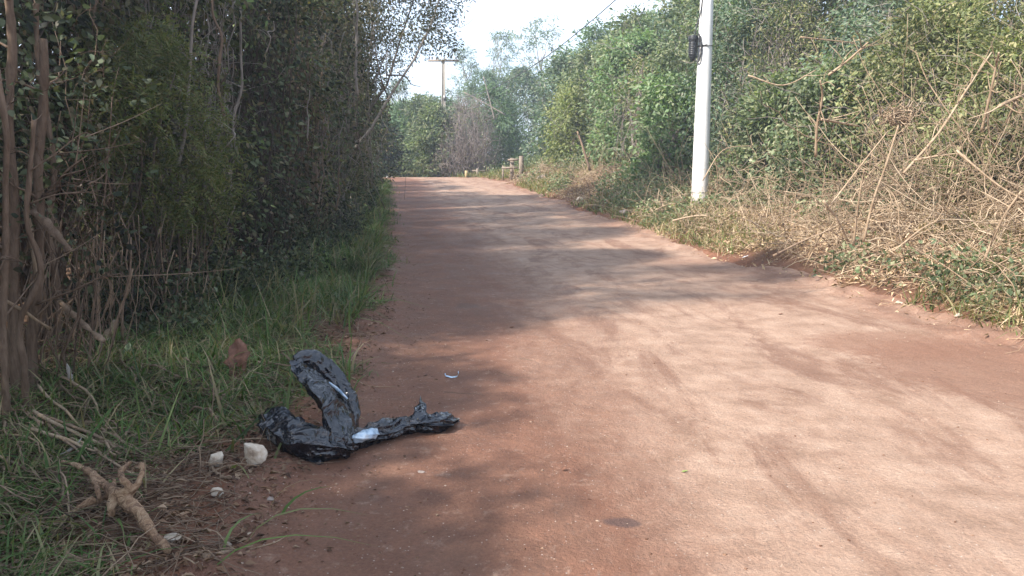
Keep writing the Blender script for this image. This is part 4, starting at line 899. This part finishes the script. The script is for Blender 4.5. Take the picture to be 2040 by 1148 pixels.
leaf('cardboard_scrap', 'flat pale brown scrap on the verge left of the pale pole', 1305, 462, .35, .18, M['cane'], .3, .1, .05, .1, cat='litter')
leaf('palm_husk', 'pale curved husk standing up on the verge left of the pale pole', 1322, 425, .42, .12, M['cane'], 1.9, 1.2, .05, .4, cat='husk')
# bent strip of plastic
def strip():
    P = [G(886, 742, .075), G(888, 748, .02), G(900, 750, .014), G(911, 748, .018), G(914, 742, .05), G(913, 738, .075)]
    P = np.array(P); n = len(P); sd_ = np.array([.12, 1, .1])*.012
    V = np.concatenate([P+sd_, P-sd_]); F = np.array([[i, i+1, n+i+1, n+i] for i in range(n-1)])
    o = mesh_np('plastic_strip', V, [F], M['bluegrey'], origin=P[2]); md = o.modifiers.new('thick', 'SOLIDIFY'); md.thickness = .0025
    tagit(o, 'bent white and blue plastic strip on the road above the black bag', 'litter')
strip()
# ------------------------------------------------------------------ black bin bag
def crumple_tube(P, Wd, Ht, nu=72, nv=None, seed=0, amp=.2, cl0=.15, cl1=.15, fine=1.0, twist=0.0):
    """flattened crumpled sleeve along a path: width Wd, height Ht"""
    P = np.array(P, float); m_ = len(P); nv = nv or (m_-1)*22
    u = np.linspace(0, m_-1, nv); i = np.clip(u.astype(int), 0, m_-2); f = (u-i)[:, None]
    Pe = np.concatenate([[2*P[0]-P[1]], P, [2*P[-1]-P[-2]]]); p0, p1, p2, p3 = Pe[i], Pe[i+1], Pe[i+2], Pe[i+3]
    Q = .5*(2*p1+(p2-p0)*f+(2*p0-5*p1+4*p2-p3)*f*f+(3*p1-p0-3*p2+p3)*f**3)
    w_ = np.interp(u, np.arange(m_), Wd); h_ = np.interp(u, np.arange(m_), Ht)
    e = np.minimum(u/cl0/3, 1)*np.minimum((m_-1-u)/cl1/3, 1) if False else np.ones(nv)
    T = nrm(np.gradient(Q, axis=0)); sd_ = nrm(np.cross(T, np.array([0, 0, 1.])+np.array([.2, .35, 0]))); up = nrm(np.cross(sd_, T))
    a = np.arange(nu)*2*PI/nu; tw = twist*u/(m_-1); A = a[None]+0*u[:, None]
    ca = np.cos(A); sa = np.sin(A)
    cx = np.sign(ca)*np.abs(ca)**.9*w_[:, None]*.62; cy = np.sign(sa)*np.abs(sa)**1.7*h_[:, None]*.5
    c2, s2 = np.cos(tw)[:, None], np.sin(tw)[:, None]; cx, cy = cx*c2-cy*s2, cx*s2+cy*c2
    V = Q[:, None]+cx[..., None]*sd_[:, None]+cy[..., None]*up[:, None]
    N_ = nrm(V-Q[:, None]); X = V*1.0
    lw = h_.mean()+w_.mean()
    k1 = 2.5+(seed % 3)*.5; ph = u[:, None]*(.5+.25*(seed % 2))
    nz1 = fbm(X*5+seed*3, seed+5, 2); nz2 = fbm(X*11+seed*7, seed+9, 2)
    pleat = 1-1.6*np.abs(np.sin(k1*A+ph*1.5+2.2*nz1)); pl2 = 1-1.7*np.abs(np.sin(2.3*k1*A+3*ph+3.0*nz2))
    cross = 1-1.8*np.abs(np.sin(u[:, None]*5.5+1.2*np.sin(A+seed)+3.2*nz1)); fc = 1-2*np.abs(vnoise(X*34+seed, seed+2))
    disp = amp*lw*(.42*pleat+.06*pl2+.24*cross+.015*fc*fine+.24*nz1)
    V = V+N_*disp[..., None]
    n = nv*nu; idx = np.arange(n).reshape(nv, nu); j = np.roll(idx, -1, 1)
    F = np.stack([idx[:-1], j[:-1], j[1:], idx[1:]], -1).reshape(-1, 4)
    c0 = V[0].mean(0); c1 = V[-1].mean(0); Vf = np.concatenate([V.reshape(-1, 3), [c0, c1]])
    Tt = np.concatenate([np.stack([j[0], idx[0], np.full(nu, n)], -1), np.stack([idx[-1], j[-1], np.full(nu, n+1)], -1)])
    return Vf, [F, Tt]
def bag():
    b = G(650, 890); root = empty('plastic_bag', b, label='torn crumpled black plastic bag with looped arm and long tail at the road edge', cat='plastic bag')
    acc = Acc()
    def g(px, py, h=0.): return G(px, py, h)
    # left pouch
    def floor_(V, lift=.004):
        z = ground(V[:, 0], V[:, 1])+lift; V[:, 2] = np.where(V[:, 2] < z, z+.15*(np.abs(V[:, 2]-z)), V[:, 2]); return V
    V, Fs = crumple_tube([g(527, 850, .1), g(550, 862, .11), g(600, 885, .1), g(650, 893, .085), g(695, 890, .06)], [.04, .15, .2, .17, .1], [.08, .17, .19, .16, .11], 110, 120, 1, .11); acc.add(floor_(V), Fs)
    V, Fs = crumple_tube([g(535, 860, .06), g(575, 890, .05), g(610, 908, .04), g(640, 926, .02)], [.1, .14, .14, .04], [.1, .1, .08, .02], 90, 90, 2, .12); acc.add(floor_(V), Fs)
    # front arm of the loop (crumpled), going up from the knot
    base = g(690, 880, .05); Yb = base[1]
    V, Fs = crumple_tube([g(690, 888, .05), W(672, 828, Yb+.06), W(645, 785, Yb+.13), W(612, 748, Yb+.22), W(592, 722, Yb+.3)], [.17, .21, .2, .17, .08], [.12, .11, .1, .08, .04], 110, 150, 3, .1); acc.add(floor_(V), Fs)
    # back arm of the loop, smooth strap
    V, Fs = crumple_tube([W(586, 722, Yb+.3), W(618, 716, Yb+.36), W(655, 745, Yb+.38), W(688, 790, Yb+.34), W(703, 835, Yb+.26), W(700, 862, Yb+.16)], [.04, .05, .06, .065, .06, .05], [.08, .12, .14, .13, .12, .07], 60, 120, 4, .06, fine=.5); acc.add(floor_(V), Fs)
    # tail
    V, Fs = crumple_tube([g(690, 884, .05), g(735, 870, .055), g(785, 852, .06), g(830, 845, .055), g(868, 842, .055), g(898, 833, .045)], [.14, .13, .15, .12, .16, .11], [.11, .1, .13, .1, .12, .05], 90, 210, 5, .115); acc.add(floor_(V), Fs)
    acc.build('film_sleeve', M['bag'], root, True)
    # torn pointed flaps
    def flap(pt, seed):
        rr = rng(seed); P = np.array(pt, float); nI, nJ = 16, 12; a = []
        for i in range(nI):
            u = i/(nI-1)
            for j in range(nJ):
                v = j/(nJ-1); q = (P[0]*(1-u)+P[1]*u)*(1-v)+(P[3]*(1-u)+P[2]*u)*v; a.append(q)
        a = np.array(a); a += .012*np.stack([fbm(a*16, seed), fbm(a*16, seed+1), fbm(a*16, seed+2)], -1)
        i = np.arange(nI*nJ).reshape(nI, nJ); F = np.stack([i[:-1, :-1], i[1:, :-1], i[1:, 1:], i[:-1, 1:]], -1).reshape(-1, 4)
        o = mesh_np('torn_flap', a, [F], M['bag'], root, True); md = o.modifiers.new('thick', 'SOLIDIFY'); md.thickness = .002
    flap([g(812, 845, .1), g(868, 838, .1), g(858, 826, .13), W(838, 790, g(840, 840)[1]+.03)], 1)
    flap([g(880, 842, .03), g(900, 838, .06), g(917, 836, .01), g(898, 846, .015)], 2)
    flap([g(850, 840, .1), g(890, 832, .1), g(900, 822, .1), g(880, 818, .1)], 3)
    # pale bluish film showing at the knot
    V, Fs = crumple_tube([g(700, 878, .075), g(718, 872, .095), g(742, 864, .09), g(752, 862, .07)], [.03, .07, .06, .02], [.03, .06, .06, .02], 50, 60, 9, .1)
    a = Acc(); a.add(V, Fs); a.build('pale_film_patch', M['film'], root, True)
    V, Fs = crumple_tube([W(655, 762, Yb+.3), W(672, 775, Yb+.3), W(692, 795, Yb+.28)], [.012, .018, .01], [.012, .02, .01], 30, 40, 10, .1)
    a = Acc(); a.add(V, Fs); a.build('pale_film_edge', M['film'], root, True)
bag()
# ------------------------------------------------------------------ near pole
def lathe(P, R, k=28): return tubes_geo(np.array(P, float)[None], np.array(R, float)[None], k)
YP = 19.0; pb = W(1393, 412, YP); pb[2] = float(ground(pb[0], pb[1]))-.05
pole = empty('utility_pole', pb, label='pale round concrete utility pole standing on the right bank', cat='utility pole')
Hp = 10.0; tilt = np.array([-.0, 0, 1.])
def pp(h): return pb+tilt*h
a = Acc(); hs = np.linspace(0, Hp, 30); V, Fs = lathe([pp(h) for h in hs], [.205-.0105*h for h in hs], 36); a.add(V, Fs); a.build('shaft', M['pole'], pole, True)
def ring(h, r_, th, m, nm):
    a = Acc(); ang = np.linspace(0, 2*PI, 33); P = np.stack([pb[0]+r_*np.cos(ang), pb[1]+r_*np.sin(ang), pb[2]+h+.012*np.cos(ang*2+1)], -1)
    V, Fs = tubes_geo(P[None], np.full((1, 33), th), 6); a.add(V, Fs); return a.build(nm, M[m], pole, True)
zc = W(1390, 93, YP)[2]-pb[2]; ring(zc, .205-.0105*zc+.004, .012, 'steel', 'steel_band')
zw = W(1390, 383, YP)[2]-pb[2]; ring(zw, .205-.0105*zw+.004, .008, 'steel', 'tie_wire')
zt = Hp-1.9; ring(zt, .205-.0105*zt+.01, .02, 'steel', 'steel_band')
a = Acc(); P = [pp(Hp-1.2)+[-1.05, -.3, 0], pp(Hp-1.2)+[1.05, .3, 0]]
V, Fs = tubes_geo(np.array(P)[None]+[0, -.22, 0], np.full((1, 2), .07), 4); a.add(V, Fs); a.build('crossarm', M['wood_post'], pole)
# splice closure + its cable
c0 = W(1382, 95, YP-.02); xs_ = c0[0]-.02
sc_ = empty('splice_closure', (xs_, YP-.05, c0[2]), label='black ribbed cable splice box strapped to the left of the pale pole', cat='splice box')
hs = np.linspace(-.24, .26, 41); rad = [.105*(1+.07*math.sin(h*150)) if -.2 < h < .16 else (.085 if h <= -.2 else .118-.12*max(h-.2, 0)) for h in hs]
a = Acc(); V, Fs = lathe([(xs_, YP-.05, c0[2]+h) for h in hs], rad, 24); a.add(V, Fs); a.build('ribbed_case', M['black'], sc_, False)
a = Acc(); V, Fs = lathe([(xs_, YP-.05, c0[2]+h) for h in (-.31, -.3, -.22, -.21)], [.02, .06, .07, .05], 16); a.add(V, Fs); a.build('cable_port', M['black'], sc_, False)
tube_obj('strap', [(xs_-.0, YP-.16, c0[2]+.0), (xs_+.14, YP-.14, c0[2]+.03), (xs_+.3, YP-.2, c0[2]+.04)], [.012]*3, M['black'], 6, sc_)
tube_obj('cable_tail', [(xs_+.02, YP-.07, c0[2]+.24), (xs_+.06, YP-.1, c0[2]+.5), W(1399, 0, YP-.1), W(1402, -150, YP-.1)], [.016]*4, M['cable'], 6, sc_)
tube_obj('cable_loop', [(xs_+.03, YP-.08, c0[2]-.28), (xs_+.12, YP-.14, c0[2]-.33), (xs_+.17, YP-.16, c0[2]-.05), (xs_+.13, YP-.14, c0[2]+.22), (xs_+.1, YP-.12, c0[2]+.3)], [.02]*5, M['cable'], 6, sc_)
# far pole with crossarm
YF = 52.0; fb = W(884, 351, YF); fb[2] = float(ground(fb[0], fb[1]))-.3; ft = W(883.5, 119, YF)
far = empty('crossarm_pole', fb, label='distant tapered concrete pole with a wooden crossarm at the bend', cat='utility pole', group=None)
def tapered(b_, t_, w0, w1, d0, d1):
    b_ = np.array(b_); t_ = np.array(t_); o = np.array([[-1, -1], [1, -1], [1, 1], [-1, 1]])*.5
    V = np.concatenate([b_+np.c_[o[:, 0]*w0, o[:, 1]*d0, np.zeros(4)], t_+np.c_[o[:, 0]*w1, o[:, 1]*d1, np.zeros(4)]])
    F = np.array([[3, 2, 1, 0], [4, 5, 6, 7], [0, 1, 5, 4], [1, 2, 6, 5], [2, 3, 7, 6], [3, 0, 4, 7]]); return V, [F]
a = Acc(); V, Fs = tapered(fb, ft, .44, .17, .4, .16); a.add(V, Fs)
for sgn in (-1, 1):
    V, Fs = tapered(fb+[sgn*.19, -.22, 0], ft+[sgn*.07, -.09, 0], .08, .04, .06, .04); a.add(V, Fs)
a.build('shaft', M['concrete_old'], far)
ca_ = W(884, 121, YF-.12); a = Acc(); V, Fs = tapered(ca_+[-1.02, -.1, -.06], ca_+[-1.02, -.1, .06], 0.001, .001, .1, .1)
def box(c, sx_, sy_, sz_): return tapered(np.array(c)-[0, 0, sz_/2], np.array(c)+[0, 0, sz_/2], sx_, sx_, sy_, sy_)
a = Acc(); V, Fs = box(ca_, 2.02, .1, .13); a.add(V, Fs); a.build('crossarm', M['wood_post'], far)
for dx in (-.93, -.75, -.42, .8):
    a = Acc(); V, Fs = lathe([ca_+[dx, 0, h] for h in (.065, .1, .13, .17, .2, .24, .26)], [.02, .02, .055, .035, .055, .04, .01], 12); a.add(V, Fs); a.build('insulator', M['porcelain'], far, True)
a = Acc(); V, Fs = lathe([ca_+[.1, -.08, h] for h in (-.06, -.03, .09, .14)], [.08, .1, .1, .03], 12); a.add(V, Fs); a.build('pole_cap', M['concrete_old'], far, True)
a = Acc(); V, Fs = box(W(886, 195, YF-.2), .16, .12, .3); a.add(V, Fs); a.build('cable_clamp', M['steel'], far)
# aerial cable between the poles
A = W(1399, -165, YP-.12); B = W(885, 193, YF-.1)
u = np.linspace(0, 1, 60)[:, None]; P = A*(1-u)+B*u; P[:, 2] -= (1.25*4*u*(1-u))[:, 0]
a = Acc(); V, Fs = tubes_geo(P[None], np.full((1, 60), .016), 6); a.add(V, Fs)
tagit(a.build('aerial_cable', M['cable'], None, True, origin=A), 'black sagging telephone cable between the pale pole and the distant crossarm pole', 'cable')
# leaning pale culms by the far trees
GB2 = 'bare leaning culms beyond the bend'
for lab, p0, p1, Y in (('bare pale culm leaning steeply to the right, left of the high green bank', (990, 220), (924, 184), 46), ('bare upright culm crossing the leaning one', (981, 222), (963, 152), 47)):
    a_, b_ = W(*p0, Y), W(*p1, Y); a_ = a_+(a_-b_)*.25
    branch('bare_culm', lab, 'culm', [a_, (a_+b_)/2+[0, 0, .03], b_], [.04, .035, .028], M['bark_grey'], GB2, 7, .05)
# timber rail gate
gx = W(1038, 345, 40); gz = float(ground(gx[0], gx[1]))
gate = empty('rail_gate', (gx[0], 40, gz), label='short weathered timber rail fence with a thick round post on the right verge', cat='fence')
def post(px, py0, py1, Y, w_, nm, par, m='wood_post', rnd=True):
    b_ = W(px, py1, Y); t_ = W(px, py0, Y); b_[2] = min(b_[2], float(ground(b_[0], b_[1])))-.1; a = Acc()
    if rnd: V, Fs = lathe([b_, b_+(t_-b_)*.5, t_-[0, 0, .03], t_], [w_*.5, w_*.48, w_*.47, w_*.4], 14)
    else: V, Fs = tapered(b_, t_, w_, w_, w_, w_)
    a.add(V, Fs); return a.build(nm, M[m], par, rnd) if par is not None else a.build(nm, M[m], None, rnd, origin=b_)
post(1038.5, 311, 346, 40, .26, 'gate_post', gate); post(1020, 315, 344, 40.5, .2, 'gate_post', gate, rnd=False); post(1002, 330, 342, 41, .1, 'gate_post', gate, rnd=False)
for y0, y1, x0, x1 in ((319, 318, 1012, 1032), (335, 334, 1000, 1032)):
    a_, b_ = W(x0, y0, 40.3), W(x1, y1, 40.1); a = Acc(); V, Fs = tubes_geo(np.array([a_, b_])[None], np.full((1, 2), .055), 4); a.add(V, Fs); a.build('rail', M['wood_post'], gate)
GPo = 'short posts at the bend'
tagit(post(742.5, 306, 343, 46.5, .24, 'concrete_post', None, 'concrete_old', False), 'weathered concrete post at the far left end of the road', 'post', GPo)
tagit(post(929, 340, 353, 47.0, .17, 'marker_post', None, 'orange', False), 'tiny ochre post right of the crossarm pole foot', 'post', GPo)
st_ = empty('stake_rail', W(951, 350, 47), label='low rail on a pale stake right of the tiny ochre post', cat='fence'); post(951, 336, 352, 47, .14, 'stake', st_, 'wood_post', False)
a = Acc(); V, Fs = tubes_geo(np.array([W(940, 340, 47.1), W(972, 341, 47.1)])[None], np.full((1, 2), .04), 4); a.add(V, Fs); a.build('rail', M['wood_post'], st_)
# ------------------------------------------------------------------ prominent dead canes on the right bank
GX = 'large dead canes poking out of the right bank'
SX = [
 ([(1720, 482), (1740, 400), (1765, 330), (1790, 250)], 9.2, .017, 'long pale cane rising to the knotted tuft in the middle of the tangle'),
 ([(1800, 345), (1870, 265), (1925, 180), (1975, 105)], 9.0, .016, 'long bare cane slanting up to the right above the dark hollow'),
 ([(1625, 312), (1628, 250), (1638, 195), (1634, 160)], 10.4, .02, 'upright broken cane left of the knotted tuft'),
 ([(1636, 238), (1670, 244), (1712, 252)], 10.3, .02, 'short thick broken stub sticking right from the upright cane'),
 ([(1650, 150), (1690, 120), (1730, 84)], 10.6, .018, 'broken cane slanting up right near the top of the tangle'),
 ([(1595, 74), (1650, 80), (1700, 85)], 11.5, .012, 'thin level cane highest of the tangle right of the pale pole'),
 ([(1955, 262), (1970, 200), (1985, 130), (1990, 105)], 8.6, .016, 'upright cane at the right above the dark hollow'),
 ([(1990, 212), (2020, 198), (2060, 180)], 8.3, .022, 'thick broken cane end entering from the right edge'),
 ([(1905, 300), (1940, 330), (1990, 370), (2050, 405)], 8.2, .014, 'pale cane sloping down to the right edge'),
 ([(1650, 415), (1715, 330), (1770, 260)], 9.4, .012, 'cane crossing behind the long pale one from the lower left'),
 ([(1820, 320), (1860, 312), (1905, 306)], 8.9, .013, 'level pale cane across the dark hollow'),
 ([(1640, 400), (1670, 440), (1690, 482)], 9.0, .016, 'pale forked cane leaning left at the foot of the bank'),
 ([(1700, 490), (1711, 400), (1722, 335)], 8.8, .012, 'upright thin cane beside the foot of the long pale one'),
 ([(1780, 500), (1870, 440), (1990, 445), (2045, 420)], 7.9, .010, 'long arching thin cane low at the right edge'),
 ([(1960, 520), (1995, 440), (2035, 380)], 7.7, .014, 'leaning double cane at the lower right edge'),
 ([(1540, 510), (1600, 480), (1660, 455)], 9.4, .014, 'brown branch lying on the foot of the bank'),
 ([(1340, 440), (1375, 432), (1405, 430), (1425, 440)], 16.5, .022, 'pale bent branch lying at the foot of the pale pole'),
 ([(1175, 340), (1160, 290), (1150, 262)], 27, .05, 'grey broken trunk leaning in the dark hollow of the right bank'),
 ([(1490, 150), (1560, 170), (1625, 140)], 13.0, .014, 'long thin cane reaching left from the tangle towards the pale pole'),
 ([(1400, 360), (1440, 300), (1500, 290)], 15.5, .014, 'arching cane directly right of the pale pole'),
]
for i, (pl, Y, r0, lab) in enumerate(SX):
    rr = rng(900+i); P = [W(x, y, Y+.12*q*(1 if i % 2 else -1)) for q, (x, y) in enumerate(pl)]
    e = []
    Pn = np.array(P)
    for q in range(7 if Y < 12 else 4):
        u = rr.random()*(len(P)-1); j = min(int(u), len(P)-2); s0 = Pn[j]+(Pn[j+1]-Pn[j])*(u-j); ax = nrm(Pn[j+1]-Pn[j])
        d2 = nrm(ax*.7+rr.normal(size=3)*.7); Lq = .1+.4*rr.random(); e.append(([s0, s0+d2*Lq*.5+rr.normal(size=3)*.02, s0+d2*Lq+rr.normal(size=3)*.03], [r0*.42, r0*.3, r0*.15]))
    branch('dead_branch', lab, 'branch', P, np.linspace(r0, r0*.55, len(P)), M['cane'] if i not in (15, 17) else M['deadwood'], GX, 7, .15, i, e)
# knotted tuft
acc = Acc(); c = W(1792, 232, 9.2); rr = rng(5); n = 46
ang = rr.random(n)*6.28; A = c+np.stack([np.cos(ang)*.14, rr.normal(size=n)*.06, np.sin(ang)*.07], -1); B = c+np.stack([np.cos(ang+2+rr.random(n))*.19, rr.normal(size=n)*.07, np.sin(ang+2+rr.random(n))*.09], -1)
V, Fs = tubes_geo(curve_paths(A, B, 9, rr, .3), np.full((n, 9), .005), 4); acc.add(V, Fs)
tagit(acc.build('vine_knot', M['cane'], None, True, origin=c), 'knotted tuft of dry vine on top of the long pale cane', 'vine')
# hanging bare twig under the overhanging crown
for i, (pl, lab) in enumerate([([(770, 150), (805, 152), (820, 168), (838, 173)], 'bare dark twig hanging out below the overhanging crown'), ([(760, 160), (775, 205), (772, 225)], 'leafy drooping twig end low at the edge of the left thicket')]):
    branch('bare_twig', lab, 'twig', [W(x, y, 18+i) for x, y in pl], [.02, .015, .01, .006][:len(pl)], M['bark_dark'], None, 5, .1, i)
# ------------------------------------------------------------------ haze
hv = np.array([[x, y, z] for z in (-3, 24) for y in (-130, 620) for x in (-320, 320)], float)
m = bpy.data.materials.new('thin_haze'); m.use_nodes = True; t = m.node_tree; t.nodes.clear()
pv = N(t, 'ShaderNodeVolumePrincipled'); pv.inputs['Color'].default_value = (.78, .87, 1, 1); pv.inputs['Density'].default_value = .0021; pv.inputs['Anisotropy'].default_value = .2
t.links.new(pv.outputs[0], N(t, 'ShaderNodeOutputMaterial').inputs['Volume'])
HZ = mesh_np('haze', hv, [np.array([[0, 2, 3, 1], [4, 5, 7, 6], [0, 1, 5, 4], [2, 6, 7, 3], [0, 4, 6, 2], [1, 3, 7, 5]])], m)
HZ['kind'] = 'stuff'
